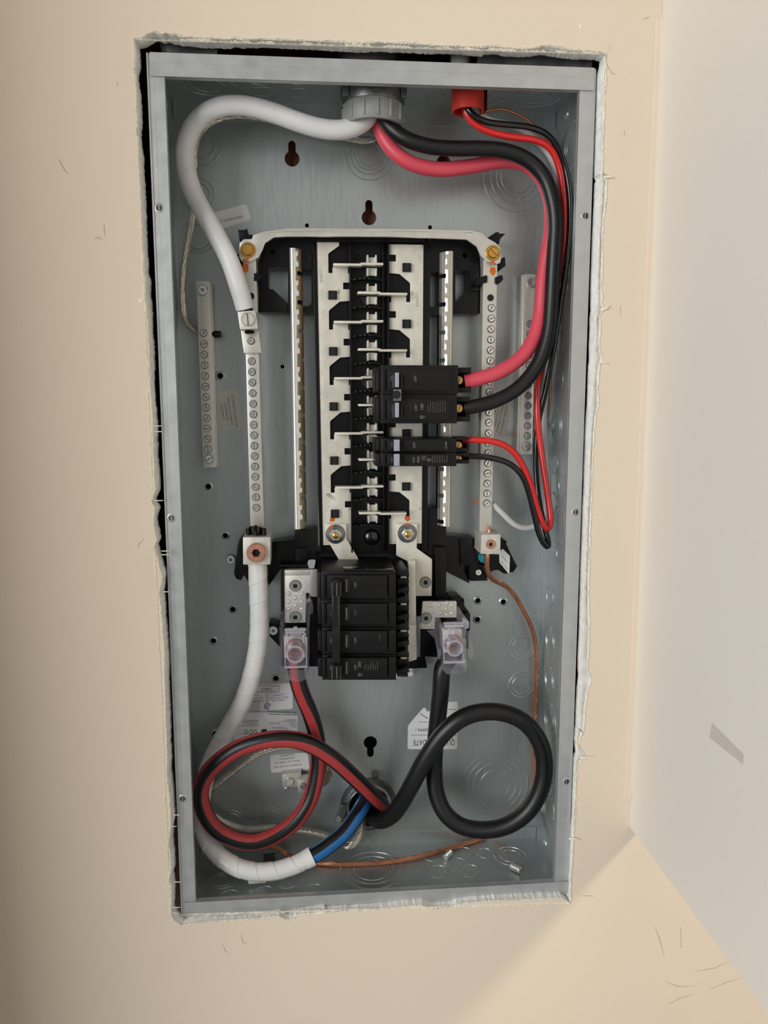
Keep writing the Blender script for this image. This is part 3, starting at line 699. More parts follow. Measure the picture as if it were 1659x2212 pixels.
# blades and contact clips
def blade(sg):
    b = MB(); b.m('tin'); s = -sg
    xa = (px2x(552)-XC)*s; xm = (px2x(880)-XC)*s; xe = (px2x(1140)-XC)*s
    P = [(xa, -1.15), (xm, -1.15), (xm+s*1.2, -.3), (xe-s*.8, -.3), (xe, .3), (xe, 1.2), (xe-s*.8, 1.9), (xm, 1.9), (xm-s*1.4, 1.0), (xa, 1.0)]
    b.prism(P, 35.4, 22.5, .35); return b.build('stab_blade', mesh_only=True)
BL = {-1: blade(-1), 1: blade(1)}
q = MB(); q.m('alu')
for s in (-1, 1):
    q.prism([(s*4.6, -9.2), (s*3.3, -9.6), (s*3.0, -8.6), (s*3.0, -2.2), (s*4.8, -2.2)][::s], 31.5, 21, .3)
    q.prism([(s*4.6, 9.2), (s*3.3, 9.6), (s*3.0, 8.6), (s*3.0, 2.4), (s*4.8, 2.4)][::s], 31.5, 21, .3)
q.box(-3.2, 3.2, -8.6, -1.6, 21, 27.5, .3); q.box(-3.2, 3.2, 1.8, 7.8, 21, 27.5, .3)
CL = q.build('contact_clip', mesh_only=True)
for k in range(10):
    sg = -1 if k % 2 == 0 else 1
    put(BL[sg], 'stab_blade', (XC, bz(k), 0), bus)
    put(CL, 'contact_clip', (px2x(1007), bz(k), 0), bus)
# hook rails either side
def rail(pt, pb, sg):                         # sg=+1 teeth point right (left rail)
    a = at(*pt, 34); c = at(*pb, 34); z1, z0 = a[1], c[1]; n = 10; x0 = (a[0]+c[0])/2
    r = link('hook_rail', None, V(x0, (z0+z1)/2, 30), bus)
    b = MB(); b.m('alu'); L = []
    q = [(0,26),(0,33),(.8,35),(2.2,35.6),(3.2,35.6)]
    lo = [b.v(x0+sg*u, z0, d) for u, d in q]; hi = [b.v(x0+sg*u, z1, d) for u, d in q]
    for i in range(len(q)-1): b.f([lo[i], lo[i+1], hi[i+1], hi[i]])
    b.build('rolled_edge', r, smooth=60)
    b = MB(); b.m('bright_zinc' if sg > 0 else 'cream_zinc')
    for k in range(n):
        zt = z1 - (z1-z0)*k/n; p = (z1-z0)/n
        P = [(3, 0), (5.2, 0), (5.2, -2.8), (7.6, -2.8), (7.6, -6.2), (6.2, -7.6), (6.2, -11), (8.0, -12.4), (8.0, -15.8), (5.4, -16.6), (5.4, -p), (3, -p)]
        b.prism([(x0+sg*u, zt+v) for u, v in P][::-sg], 35.6, 34.4)
    b.build('toothed_strip', r)
    b = MB(); b.m('zinc' if sg < 0 else 'web_shade')  # left web gets a browner tone painting its shaded, right-facing side
    q = [(5, 33.5), (6.5, 33.0), (9.5, 30), (11.5, 24), (11.5, 14)]
    zs_ = [z0]; cells = []
    p = (z1-z0)/n
    for k in range(n):
        zc = z1 - p*k - 21.5; cells.append((zc-1.9, zc+1.9))
    def strip(za, zb_, segs):
        for i in segs:
            (u0, d0), (u1, d1) = q[i], q[i+1]
            for th in (0, -1.0):
                b.f([b.v(x0+sg*u0, za, d0+th), b.v(x0+sg*u1, za, d1+th), b.v(x0+sg*u1, zb_, d1+th), b.v(x0+sg*u0, zb_, d0+th)])
    last = z1
    for lo_, hi_ in cells:
        strip(hi_, last, range(4)); strip(max(lo_, z0), hi_, (0, 3)); last = max(lo_, z0)
    if last > z0: strip(z0, last, range(4))
    b.build('slotted_web', r, smooth=60)
    b = MB(); b.m('steel'); b.box(x0+sg*3-1 if sg > 0 else x0-11, x0+sg*3+ (8 if sg > 0 else 1), z0, z1, 14, 15); b.build('web_base', r)
rail((623,536), (637.5,1143), 1)
rail((983.5,543), (970.5,1137), -1)
# neutral bars
def barbox(TL, TR, BR, BL_, df, db, m, name, parent, bev=.5, **kw):
    b = MB(); b.m(m); b.ppx([TL, TR, BR, BL_], df, db, bev); return b.build(name, parent, **kw)
nb1 = barbox((525,545), (552.5,545), (570.5,1137), (541,1137), 42, 31, 'alu', 'neutral_bar', bus)
nb2 = barbox((1044.5,560), (1075,560), (1062,1152), (1035.5,1152), 42, 29, 'alu', 'neutral_bar', bus)
def screws(p0, p1, n, d, parent, meshes, name='terminal_screw', skip=()):
    a, c = at(*p0, d), at(*p1, d)
    for i in range(n):
        if i in skip: continue
        t = i/(n-1); put(meshes[i % len(meshes)], name, (a[0]+(c[0]-a[0])*t, a[1]+(c[1]-a[1])*t, d), parent)
screws(cG(905,112), cJ(518,312), 15, 42, nb1, SET)
screws(cF(1115,1025), cI(710,1357), 20, 42, nb2, SET)
for p, par in ((cF(1103,903), nb2), ((542,640), nb1)):
    c = at(*p, 42); q = MB(); q.m('recess_shade'); q.lathe((c[0], c[1], 41.6), [(3.1,0),(3.1,.5)], n=20); q.m('alu').ring((c[0], c[1], 42), [(3.1,-.2),(3.2,.15),(3.5,.15),(3.6,-.2)], n=20); q.build('screw_hole_shade', par)  # black disc on the bar paints the hole's dark inside
# strap joining the two bars over the top
b = MB(); b.m('alu')
b.ppx([cD(760,250),cD(810,202),cD(905,200),cD(925,150),cD(1050,120),cD(1150,118),cE(500,98),cE(1000,98),cF(300,112),cF(700,118),cF(880,128),cF(1000,150),cF(1065,188),cF(1160,240),cF(1222,300),cF(1235,420),cF(1222,485),cF(1180,502),cF(1140,480),cF(1050,470),cF(990,405),cF(940,292),cF(820,207),cE(1300,174),cE(600,172),cE(0,172),cD(1170,182),cD(1065,250),cD(1035,330),cD(985,425),cD(930,450),cD(880,472),cD(790,470),cD(755,425)], 45.5, 42.2, .4)
strap = b.build('neutral_strap', bus)
b = MB(); b.m('alu'); b.ppx([cD(925,150),cD(1050,112),cD(1150,100),cE(0,72),cE(1000,76),cF(300,84),cF(880,100),cF(1000,130),cF(1060,180),cF(1040,190),cF(880,125),cE(1300,104),cE(500,98),cD(1150,118),cD(1050,125)], 44.5, 36, .3); b.build('strap_edge', strap)
for p in (cD(860,335), cF(1130,370)): put(GOLD, 'brass_screw', at(*p, 45.5), strap)
def seal(parent, poly, d):
    q = MB(); q.m('orange_seal'); P = rag(poly, .5, 2.5, int(poly[0][0])); q.ppx(P, d+.15, d-.05); q.build('paint_mark', parent, smooth=0)
seal(strap, [cD(800,440),cD(865,432),cD(872,472),cD(795,472)], 45.5); seal(nb1, [cD(795,505),cD(860,498),cD(868,570),cD(850,600),cD(810,598),cD(790,570)], 42)
seal(strap, [cF(1110,465),cF(1155,465),cF(1165,500),cF(1095,500)], 45.5); seal(nb2, [cF(1105,535),cF(1160,538),cF(1170,590),cF(1145,635),cF(1115,630),cF(1092,590)], 42)
# small black retaining clips
def clip(pts, df, db, name='retaining_clip'):
    q = MB(); q.m(BP); q.ppx(pts, df, db, .4); return q.build(name, bus)
clip([cD(740,90),cD(825,90),cD(850,72),cD(862,150),cD(915,145),cD(905,200),cD(760,215)], 34, 6)
clip([cD(715,380),cD(760,380),cD(790,480),cD(815,690),cD(790,690),cD(740,500)], 36, 6)
clip([cD(932,610),cD(985,600),cD(1010,650),cD(1000,700),cD(932,700)], 43, 20)
clip([cF(1070,185),cF(1165,120),cF(1205,115),cF(1205,135),cF(1282,135),cF(1220,200),cF(1205,260),cF(1150,235)], 34, 6)
clip([cF(1190,510),cF(1225,430),cF(1278,415),cF(1285,520),cF(1195,590)], 36, 6)
clip([cF(920,710),cF(960,665),cF(1050,632),cF(1068,640),cF(1065,718),cF(1010,730),cF(920,760)], 43.5, 20)
clip([cF(1158,660),cF(1215,635),cF(1245,632),cF(1258,680),cF(1235,710),cF(1190,745),cF(1158,725)], 43.5, 20)
# lower end of the frame
b = MB(); b.m(BP)
b.ppx([cJ(700,725),cJ(880,705),cJ(970,690),cJ(980,570),cJ(1240,570),cJ(1240,1250),cJ(810,1050),cJ(665,1250),cJ(650,1190),cJ(650,1000),cJ(700,1000)], 22, 3, .6)
b.ppx([cJ(985,800),cJ(1130,790),cJ(1130,980),cJ(985,1000)], 26, 20, .6)
b.build('frame_foot', bus)
b = MB(); b.m(BP)
b.ppx([cJ(355,670),cJ(350,800),cJ(360,1000),cJ(430,1000),cJ(430,1215),cJ(370,1120),cJ(335,1185),cJ(275,1165),cJ(250,1100),cJ(290,800),cJ(300,720)], 30, 4, .8)
b.ppx([cJ(350,990),cJ(700,990),cJ(665,1250),cJ(650,1180),cJ(430,1190)], 20, 4, .6)
b.build('lug_base', bus)
b = MB(); b.m(BP)
b.ppx([cL(225,100),cL(465,100),cL(465,430),cL(800,455),cL(800,780),cL(640,785),cL(740,965),cL(745,1000),cL(330,790),cL(300,1150),cL(225,620)], 22, 3, .6)
b.ppx([cL(325,560),cL(465,570),cL(465,1190),cL(340,1195)], 30, 3, .6)
b.ppx([cL(635,470),cL(800,455),cL(860,780),cL(930,780),cL(960,965),cL(745,970),cL(735,785),cL(640,785)], 26, 3, .6)
b.build('frame_foot', bus)
b = MB(); b.m(BP)
b.ppx([cL(1000,640),cL(1110,440),cL(1195,500),cL(1180,520),cL(1285,740),cL(1315,790),cL(1270,860),cL(1160,885),cL(1080,835),cL(1010,850),cL(930,960),cL(920,700)], 24, 4, .8)
b.build('lug_base', bus)
b = MB(); b.m('teal'); b.ppx([cL(848,650),cL(920,655),cL(920,760),cL(875,745),cL(850,710)], 27, 22, .6); b.build('teal_clip', bus)
c = at(*cL(850,865), 27); put(SMALLS, 'mounting_screw', (c[0], c[1], 26), bus)
# backing plate and side arms around the main breaker
b = MB(); b.m(BP)
b.ppx([(612,1232),(690,1195),(940,1195),(950,1310),(985,1310),(1003,1295),(1003,1310),(1012,1320),(1012,1402),(945,1402),(945,1420),(918,1418),(923,1443),(875,1445),(690,1440),(608,1440)], 14, 2, .6)
b.ppx([cV(960,210),cV(1195,200),cV(1200,600),cV(960,600)], 22, 2, .5); b.ppx([cV(1250,585),cV(1410,580),cV(1400,960),cV(1250,960)], 22, 2, .5)
b.ppx([cU(10,1150),cU(210,1230),cU(210,1580),cU(20,1380)], 22, 2, .5); b.ppx([cU(200,230),cU(260,230),cU(265,1180),cU(215,1180)], 46, 4, .5)
b.ppx([cU(200,160),cU(680,150),cU(680,240),cU(200,235)], 34, 4, .5)
b.build('breaker_tray', bus)
c = at(*cU(85,1275), 22); put(PAN, 'mounting_screw', (c[0], c[1], 21.5), bus)
# straps from the bus bars down to the main breaker, with flanged nuts
b = MB(); b.m('tin'); b.ppx([cK(235,728),cK(487,730),cK(487,905),cK(625,1135),cK(640,1200),cK(420,1200),cK(388,1140),cK(250,905)], 28, 25, .3); s1 = b.build('link_strap', bus)
b = MB(); b.m('tin'); b.ppx([cK(1085,727),cK(1335,727),cK(1328,1020),cK(1512,1150),cK(1506,1590),cK(1318,1590),cK(1318,1180),cK(1225,1180),cK(1085,1105)], 28, 25, .3); s2 = b.build('link_strap', bus)
q = MB(); q.m('dark_zinc'); q.lathe((0,0,0), [(9.3,0),(9.3,.9),(8.9,1.4),(6.2,1.9),(5.6,2.0)], n=32); q.m('zinc'); q.lathe((0,0,1.8), [(6.0,0),(6.0,4.2),(5.2,4.8)], n=6); q.m('brass'); q.lathe((0,0,6), [(3.3,0),(3.2,2.2),(2.4,2.8),(0,3.0)], n=18)
NUT = q.build('flange_nut', mesh_only=True)
for p, par in ((cK(357,850), s1), (cK(1215,840), s2)): c = at(*p, 28); put(NUT, 'flange_nut', (c[0], c[1], 28), par)
seal(s1, [cK(280,775),cK(300,745),cK(340,740),cK(335,765),cK(300,790)], 30.2); seal(bus, [cK(290,670),cK(320,650),cK(355,660),cK(350,690),cK(310,705),cK(288,695)], DB)
seal(s2, [cK(1180,735),cK(1235,733),cK(1232,752),cK(1185,755)], 30.2); seal(bus, [cK(1187,640),cK(1215,632),cK(1250,645),cK(1252,680),cK(1215,702),cK(1185,675)], DB)
put(SOCKP, 'mounting_screw', at(*cK(1432,1425), 28), s2)
b = MB(); b.m('tin'); b.ppx([cK(1228,1180),cK(1315,1170),(900,1425),(883,1430)], 40, 25, .6); b.build('link_strap', bus)
b = MB(); b.m('tin'); b.ppx([(872,1350),(900,1350),(897,1420),(872,1425)], 42, 20, .6); b.build('link_strap', bus)
# ---- lugs
def lug(front, df, db, scr, me, m='lug_alu', bev=.5, name='lug_block'):
    b = MB(); b.m(m); b.ppx(front, df, db, bev); o = b.build(name, bus)
    c = at(*scr, df); put(me, 'lug_screw', (c[0], c[1], df-.5 if me is not SOCK else df-1.5), o); return o
lug([cW(205,337),(584,1160.5),(584,1219.5),cW(208,828)], 68, 38, cW(448,600), SOCK)
lug([cL(885,415),cL(1115,410),cL(1110,650),cL(875,645)], 60, 30, cL(993,528), SOCKS)
lug([cD(735,1068),cD(950,1052),cD(982,1272),cD(765,1282)], 64, 44, cD(862,1162), BIGS)
b = MB(); b.m('alu'); b.ppx([cD(775,1285),cD(985,1275),cD(1022,1560),cD(812,1566)], 47, 42.5, .4); pl = b.build('lug_tongue', bus)
put(SMALLS, 'lug_screw', at(*cD(897,1418), 47), pl)
b = MB(); b.m('ink_faint'); c = at(*cD(845,1345), 47.1); dashes_into(b, c[0], c[1], 8, 1.4, 2, 5, 47.1, 4); b.build('stamped_marks', pl, kind='stuff', smooth=0)
# dark strand ends sticking out of the two cable lugs
def strands(cx, y0, y1, d, wpx, n, seed):
    b = MB(); b.m('black_strand'); rnd = random.Random(seed)
    for i in range(n):
        u = (i+.5)/n-.5; dd = d+rnd.uniform(-5, 5); x = cx+u*wpx+rnd.uniform(-2,2); yt = y0+rnd.uniform(0, 7)+abs(u)*6
        a = at(x+rnd.uniform(-1.5,1.5), yt, dd); c = at(x, y1, dd); m_ = [(c[0]+(a[0]-c[0])*t+.4*math.sin(3*t+i), c[1]+(a[1]-c[1])*t, dd+1.5*math.sin(t*2+i)) for t in (0,.33,.66,1)]
        b.sweep(path(m_, 2, px=False), 1.35, 7)
    return b.build('strand_ends', bus, kind='stuff', smooth=60)
strands(552, 1134, 1160, 55, 40, 22, 1)
strands(538, 712, 718, 50, 18, 8, 2)
# main lug plates with pressed dimples
def dimples(parent, pts, d):
    q = MB(); q.m('alu'); q.ring((0,0,0), [(1.9,-.1),(2.2,.25),(2.6,.25),(2.8,-.1)], n=14); q.lathe((0,0,-.05), [(1.8,0),(1.4,.45),(.7,.75),(0,.85)], n=14); me = q.build('dimple', mesh_only=True)
    for p in pts: put(me, 'dimple', at(*p, d), parent)
b = MB(); b.m('alu'); b.ppx([cU(262,340),cU(720,335),cU(720,240),cU(832,236),cU(836,705),cU(730,705),cU(700,640),cU(640,640),cU(636,1147),cU(275,1150)], 44, 40, .4)
b.ppx([cU(262,250),cU(720,240),cU(720,335),cU(262,340)], 44, 36, .6)
lp1 = b.build('lug_plate', bus)
dimples(lp1, [cU(*p) for p in ((345,655),(565,655),(455,725),(345,790),(565,790),(460,855),(345,920),(565,915))], 44)
for p in (cU(458,515), cU(460,1050)): put(SOCKP, 'lug_screw', at(*p, 44), lp1)
b = MB(); b.m('alu'); b.ppx([cV(345,312),cV(1088,300),cV(1105,320),cV(1100,665),cV(620,665),cV(610,930),cV(290,920)], 40, 36, .4)
lp2 = b.build('lug_plate', bus)
dimples(lp2, [cV(*p) for p in ((515,400),(725,385),(885,350),(1010,390),(870,480),(740,570),(880,605),(1005,570),(340,850),(500,850))], 40)
put(SOCKP, 'lug_screw', at(*cV(415,675), 40), lp2)
def mainlug(blk, sc, df, db):
    b = MB(); b.m('lug_alu'); b.ppx(blk, df, db, .5); o = b.build('lug_block', bus); c = at(*sc, df); put(SOCK, 'lug_screw', (c[0], c[1], df-3), o)
mainlug([cU(262,1380),cU(650,1380),cU(650,1745),cU(270,1750)], cU(455,1560), 58, 34)
mainlug([cV(800,930),cV(1225,930),cV(1225,1445),cV(820,1450)], cV(1020,1220), 54, 30)
b = MB(); b.m(BP); b.ppx([cU(265,1755),cU(655,1755),cU(650,1920),cU(285,1930)], 36, 10, .5); b.ppx([cV(840,1455),cV(1230,1455),cV(1230,1660),cV(840,1670)], 34, 10, .5); b.build('lug_saddle', bus)
# ------------------------------------------------------------------ ground bars
gb1 = barbox((424,606.5), (453.5,607), (467,1010), (439.5,1010.5), 18, 7, 'alu', 'ground_bar', None, label='long aluminium ground bar screwed beside the left wall of the box', cat='ground bar', group='ground bars')
b = MB(); b.m('alu'); b.ppx([(454,612),(457.5,612),(470.5,1008),(467,1008)], 15, .3, .3); b.build('bar_foot', gb1)
b = MB(); b.m('alu'); b.ppx([(426,612),(453,612),(465,1005),(441,1005)], 8, .2); b.build('bar_foot', gb1)
put(PAN, 'mounting_screw', at(*cD(322,812), 18), gb1); put(PAN2, 'mounting_screw', at(*cG(400,1278), 18), gb1)
screws(cD(330,1325), cG(384,1165), 12, 18, gb1, SETB)
gb2 = barbox((1132.5,592), (1158,592), (1149.6,982), (1122,982), 18, 7, 'alu', 'ground_bar', None, label='aluminium ground bar half hidden behind the cables on the right', cat='ground bar', group='ground bars')
b = MB(); b.m('alu'); b.ppx([(1126,594),(1133,594),(1123,980),(1116,980)], 15, .3, .3); b.build('bar_foot', gb2)
b = MB(); b.m('alu'); b.ppx([(1133,596),(1157,596),(1148,978),(1123,978)], 8, .2); b.build('bar_foot', gb2)
put(PAN, 'mounting_screw', at(*c1(178,778), 18), gb2); put(PAN, 'mounting_screw', at(*cI(1065,845), 18), gb2)
screws((1145,699.7), cI(1075,752), 12, 18, gb2, SET)
# loose-looking screws driven into the back
c = at(*cJ(215,930), 1); put(PAN, 'back_screw', c, box)
# ------------------------------------------------------------------ breakers
BK = 'breaker_black'
def rect(k, x0, y0, x1, y1): return [k(x0,y0), k(x1,y0), k(x1,y1), k(x0,y1)]
def part(parent, name, m, polys, bev=.4):
    b = MB()
    for q in polys: b.m(q[3] if len(q) > 3 else m); b.ppx(q[0], q[1], q[2], bev)
    return b.build(name, parent)
def fine(parent, k, x, y, wd, ht, rows, ang, d, m, seed=1):
    b = MB(); b.m(m); c = at(*k(x, y), d+.12); s = 1/ppm(d)
    dashes_into(b, c[0], c[1], wd*s, ht*s, rows, ang, d+.12, seed); return b.build('fine_print', parent, kind='stuff', smooth=0)
def ulmark(parent, k, x, y, d, m, r=2.6):
    b = MB(); b.m(m); c = at(*k(x, y), d); b.ring((c[0], c[1], d+.05), [(r*.55*.7,0),(r*.55*.7,.1),(r*.55,.1),(r*.55,0)], n=16)
    text_into(b, 'R', (c[0]-r*.1, c[1], d+.14), r*.5, 90); text_into(b, 'US', (c[0]+r*.95, c[1], d+.14), r*.42, 90); b.build('mark', parent, smooth=0)
# 100 A two-pole
k = cT
q1 = thing('circuit_breaker', 'wide black two-pole breaker marked 100 fed by thick pink and black cables', 'circuit breaker', at(910, 915, 37), 'branch breakers')
part(q1, 'case', BK, [(rect(k,165,130,1315,560), 80, 38), (rect(k,165,575,1298,1000), 80, 38), (rect(k,175,540,1290,600), 78, 40)], .8)
part(q1, 'line_end', BK, [(rect(k,55,175,170,540), 66, 40), (rect(k,55,600,170,990), 66, 40), (rect(k,95,200,170,520), 73, 40), (rect(k,95,620,170,970), 73, 40)], .5)
for y0, y1 in ((185,510), (632,950)):
    pl = part(q1, 'pole_face', BK, [(rect(k,250,y0,1182,y1), 86, 79), (rect(k,180,y0+5,238,y1-5), 82.5, 79)], .5)
    part(pl, 'face_inset', BK, [(rect(k,612,y0+12,1175,y0+ (222 if y0 < 400 else 218)), 86.5, 85)], .25)
    hy = y0+55 if y0 < 400 else y0+58
    part(q1, 'toggle_slot', 'recess_shade', [(rect(k,478,hy-2,608,hy+222), 86.6, 84)], .2)
    part(q1, 'rocker', BK, [(rect(k,500,hy+12,575,hy+208), 87.6, 84)], .8)
    part(q1, 'toggle', 'recess_shade', [(rect(k,345,hy-2,440,hy+235), 90, 84), (rect(k,362,hy+5,430,hy+222), 95, 84, BK)], .5)
    part(q1, 'toggle_tip', 'handle_sheen', [(rect(k,368,hy,428,hy+220), 95.8, 94)], .4)
    for x in (338, 462): part(q1, 'slot_edge', 'ink_grey', [(rect(k,x,hy+25,x+8,hy+225), 88.5, 85)], .15)
tie = part(q1, 'handle_tie', 'tie_grey', [(rect(k,352,488,465,668), 94, 86)], .8)
c = at(*k(392,572), 94); b = MB(); b.m('recess_shade'); b.lathe((c[0], c[1], 93.7), [(3.6,0),(3.6,.5)], n=20); b.build('pin_hole_shade', tie)  # black disc on the tie paints the darkness of its hole
for y0, y1, x1, ys, w_ in ((165,540,1505,(245,465),365), (600,972,1492,(675,895),785)):
    t = part(q1, 'terminal', BK, [(rect(k,1300,y0,x1,ys[0]), 70, 44), (rect(k,1300,ys[1],x1,y1), 70, 44), (rect(k,x1-65,ys[0],x1,ys[0]+75), 68, 48), (rect(k,x1-65,ys[1]-75,x1,ys[1]), 68, 48), (rect(k,1310,ys[0]-5,x1-60,ys[1]+5), 52, 42, 'recess_shade')], .5)
    c = at(*k(1325, w_-10), 66); put(TERM, 'terminal_screw', (c[0], c[1], 64), t); b = MB(); b.m('brass'); b.lathe((c[0], c[1], 50), [(3,0),(3,14)], n=14); b.build('screw_shank', t)
text('OFF', *k(675,333), 86.6, 5.6, 90, 'ink_grey', q1); text('OFF', *k(686,765), 86.6, 5.6, 90, 'ink_grey', q1); text('100', *k(773,755), 86.6, 7.2, 90, 'ink_grey', q1, bold=.03)
text('ON', *k(315,330), 86.2, 5.0, 90, 'ink_grey', q1); text('ON', *k(315,775), 86.2, 5.0, 90, 'print_dark', q1)
fine(q1, k, 855, 835, 24, 38, 8, 90, 86.6, 'print_dark', 3); ulmark(q1, k, 768, 905, 86.2, 'ink_grey')
# 40 A thin two-pole
q2 = thing('circuit_breaker', 'thin black two-pole breaker marked 40A with small red and black wires', 'circuit breaker', at(910, 1006, 37), 'branch breakers')
part(q2, 'case', BK, [(rect(k,165,1226,1290,1432), 80, 38), (rect(k,165,1440,1288,1640), 80, 38)], .6)
part(q2, 'line_end', BK, [(rect(k,50,1215,170,1420), 64, 40), (rect(k,75,1440,170,1640), 66, 40), (rect(k,100,1235,170,1400), 72, 40), (rect(k,105,1455,170,1620), 72, 40)], .5)
for y0, y1, yt in ((1246,1408,1325), (1460,1630,1545)):
    part(q2, 'pole_face', BK, [(rect(k,250,y0,1165,y1), 86, 79), (rect(k,180,y0+5,238,y1-5), 82.5, 79)], .5)
    part(q2, 'toggle_slot', 'recess_shade', [(rect(k,468,y0+12,604,y1-22), 86.4, 84)], .2)
    part(q2, 'rocker', BK, [(rect(k,498,y0+22,585,y1-28), 87.4, 84)], .7)
    part(q2, 'toggle', BK, [(rect(k,348,y0-8,442,y1+8), 94, 84)], .5)
    part(q2, 'toggle_tip', 'handle_sheen', [(rect(k,352,y0-5,438,y1+5), 95, 93.5)], .4)
    text('ON', *k(325,yt-2), 86, 5.0, 90, 'ink_grey', q2)
    text('OFF', *k(658 if y0 < 1300 else 650, yt), 86, 5.6, 90, 'ink_grey', q2)
text('40A', *k(718,1540), 86, 6.2, 90, 'ink_grey', q2); text('by ABB', *k(1130,1325), 86, 3.6, 90, 'ink_grey', q2, bold=.06)
b = MB(); b.m('ink_grey'); c = at(*k(797,1515), 86); b.ring((c[0], c[1], 86.1), [(1.7,0),(1.7,.1),(2.0,.1),(2.0,0)], n=20); text_into(b, 'GE', (c[0], c[1], 86.2), 1.3, 90); b.build('mark', q2, smooth=0)
ulmark(q2, k, 872, 1545, 86, 'ink_grey'); fine(q2, k, 925, 1585, 16, 32, 7, 90, 86, 'print_dark', 5)
for y0, y1 in ((1205,1425), (1440,1600)):
    x1 = 1478; ym = (y0+y1)/2
    t = part(q2, 'terminal', BK, [(rect(k,1280,y0,x1,y0+45), 70, 46), (rect(k,1280,y1-55,x1,y1), 70, 46), (rect(k,x1-45,y0+10,x1,y1-10), 60, 46), (rect(k,1290,y0+30,x1-40,y1-30), 54, 44, 'recess_shade')], .5)
    c = at(*k(1310, ym+15), 64); put(TERM, 'terminal_screw', (c[0], c[1], 62), t); b = MB(); b.m('brass'); b.lathe((c[0], c[1], 50), [(2.6,0),(2.6,12)], n=14); b.build('screw_shank', t)
# 200 A main, four poles
k = cM
q3 = thing('main_breaker', 'large black four-pole main breaker marked 200 with one long tie handle', 'main breaker', at(775, 1467, 14))
part(q3, 'case', BK, [(rect(k,595,178,1428,500), 82, 14), (rect(k,597,500,1430,805), 82, 14), (rect(k,600,810,1430,1110), 82, 14), (rect(k,603,1115,1430,1395), 82, 14)], .8)
part(q3, 'end_label', 'black_gloss', [([k(840,150),k(1400,150),k(1400,176),k(840,176)], 80, 70)], .3)
part(q3, 'line_end', BK, [([k(555,190),k(600,180),k(600,480),k(555,470)], 74, 20), ([k(550,540),k(600,520),k(600,770),k(555,770)], 74, 20), ([k(550,850),k(602,830),k(602,1080),k(552,1060)], 74, 20), ([k(552,1160),k(604,1130),k(604,1360),k(555,1350)], 74, 20)], .6)
rows4 = ((225,478),(537,770),(845,1082),(1148,1372))
for i, (y0, y1) in enumerate(rows4):
    pl = part(q3, 'pole_face', BK, [(rect(k,655,y0,1332,y1), 88, 81), (rect(k,604,y0,646,y1), 84.5, 81), (rect(k,1344,y0-10,1425,y1-20), 85.5, 81)], .6)
    part(pl, 'face_inset', BK, [(rect(k,920,y0+8,1326,y0+142), 88.6, 87)], .25)
    part(q3, 'toggle_slot', 'recess_shade', [(rect(k,842,y0+35,916,y0+192), 88.8, 86)], .2)
    part(q3, 'rocker', 'tie_grey', [(rect(k,862,y0+48,884,y0+184), 89.4, 86)], .5)  # grey colour paints the light caught by the rocker
    text('OFF', *k(975, y0+105), 88.7, 5.4, 90, 'ink_grey' if i in (0, 2, 3) else 'print_dark', q3)
    text('ON', *k(700, y0+110), 88.1, 5.2, 90, 'ink_grey' if i > 1 else 'print_dark', q3)
text('200', *k(1020, 1222), 88.7, 7.0, 90, 'ink_grey', q3); text('by ABB', *k(1243, 922), 88.7, 3.6, 90, 'print_dark', q3)
fine(q3, k, 1070, 1285, 20, 30, 7, 90, 88.6, 'print_dark', 7); ulmark(q3, k, 1020, 1335, 88.2, 'ink_grey')
part(q3, 'handle_tie', 'black_gloss', [(rect(k,712,440,803,1240), 99, 90)], 1.4)
for y0, y1 in ((288,462), (1228,1388)):
    h = part(q3, 'toggle', 'recess_shade', [(rect(k,705,y0,822,y1), 96, 84), (rect(k,722,y0+4,800,y1-6), 102, 84, BK)], .6)
    for x in (708, 802, 762): part(h, 'toggle_edge', 'ink_grey', [(rect(k,x,y0+22,x+7,y1-8), 102.3 if x == 762 else 97, 88)], .15)
c = at(*k(752,848), 99); b = MB(); b.m('recess_shade'); b.lathe((c[0], c[1], 98.8), [(3.2,0),(3.2,.5)], n=20); b.build('pin_hole_shade', q3)  # flat black disc painting the hole's dark inside
for i in range(4):
    y0 = (178, 480, 780, 1085)[i]
    t = part(q3, 'terminal', BK, [([k(1432,y0),k(1540,y0-25),k(1575,y0+10),k(1575,y0+62),k(1435,y0+45)], 74, 30), ([k(1440,y0+75),k(1560,y0+75),k(1575,y0+110),k(1565,y0+190),k(1440,y0+190)], 60, 30, 'recess_shade'), ([k(1445,y0+195),k(1575,y0+170),k(1575,y0+225),k(1445,y0+250)], 72, 30), ([k(1440,y0+245),k(1565,y0+245),k(1565,y0+275),k(1440,y0+275)], 58, 30, 'recess_shade')], .6)
    part(t, 'terminal_brass', 'tin', [(rect(k,1480,y0+55,1545,y0+75), 66, 50)], .3)
# ------------------------------------------------------------------ clear covers over the main lugs
CP = 'clear_plastic'
def shell(parent, name, polys, bev=.3): return part(parent, name, 'clear_rib' if name in ('hinge_bar', 'finger_tab') else CP, polys, bev)
def ringboss(parent, p, r, d0, d1):
    c = at(*p, d1); b = MB(); b.m('clear_rib'); b.ring((c[0], c[1], 0), [(r,d0),(r,d1),(r-1.9,d1),(r-1.9,d0)], n=36); return b.build('ring_boss', parent)
def lipbox(parent, poly, df, db):
    b = MB(); b.m(CP); b.ppx(poly, df, df-1.0, .3)
    P = [at(x, y, df) for x, y in poly]
    for i in range(len(P)-1):
        a, c = P[i], P[i+1]; b.f([b.v(*a), b.v(*c), b.v(c[0], c[1], db), b.v(a[0], a[1], db)])
    return b.build('pull_lip', parent, smooth=50)
k = cU
v1 = thing('lug_cover', 'clear plastic lug cover left of the main breaker, red striped cable below', 'lug cover', at(640, 1465, 30), 'clear lug covers')
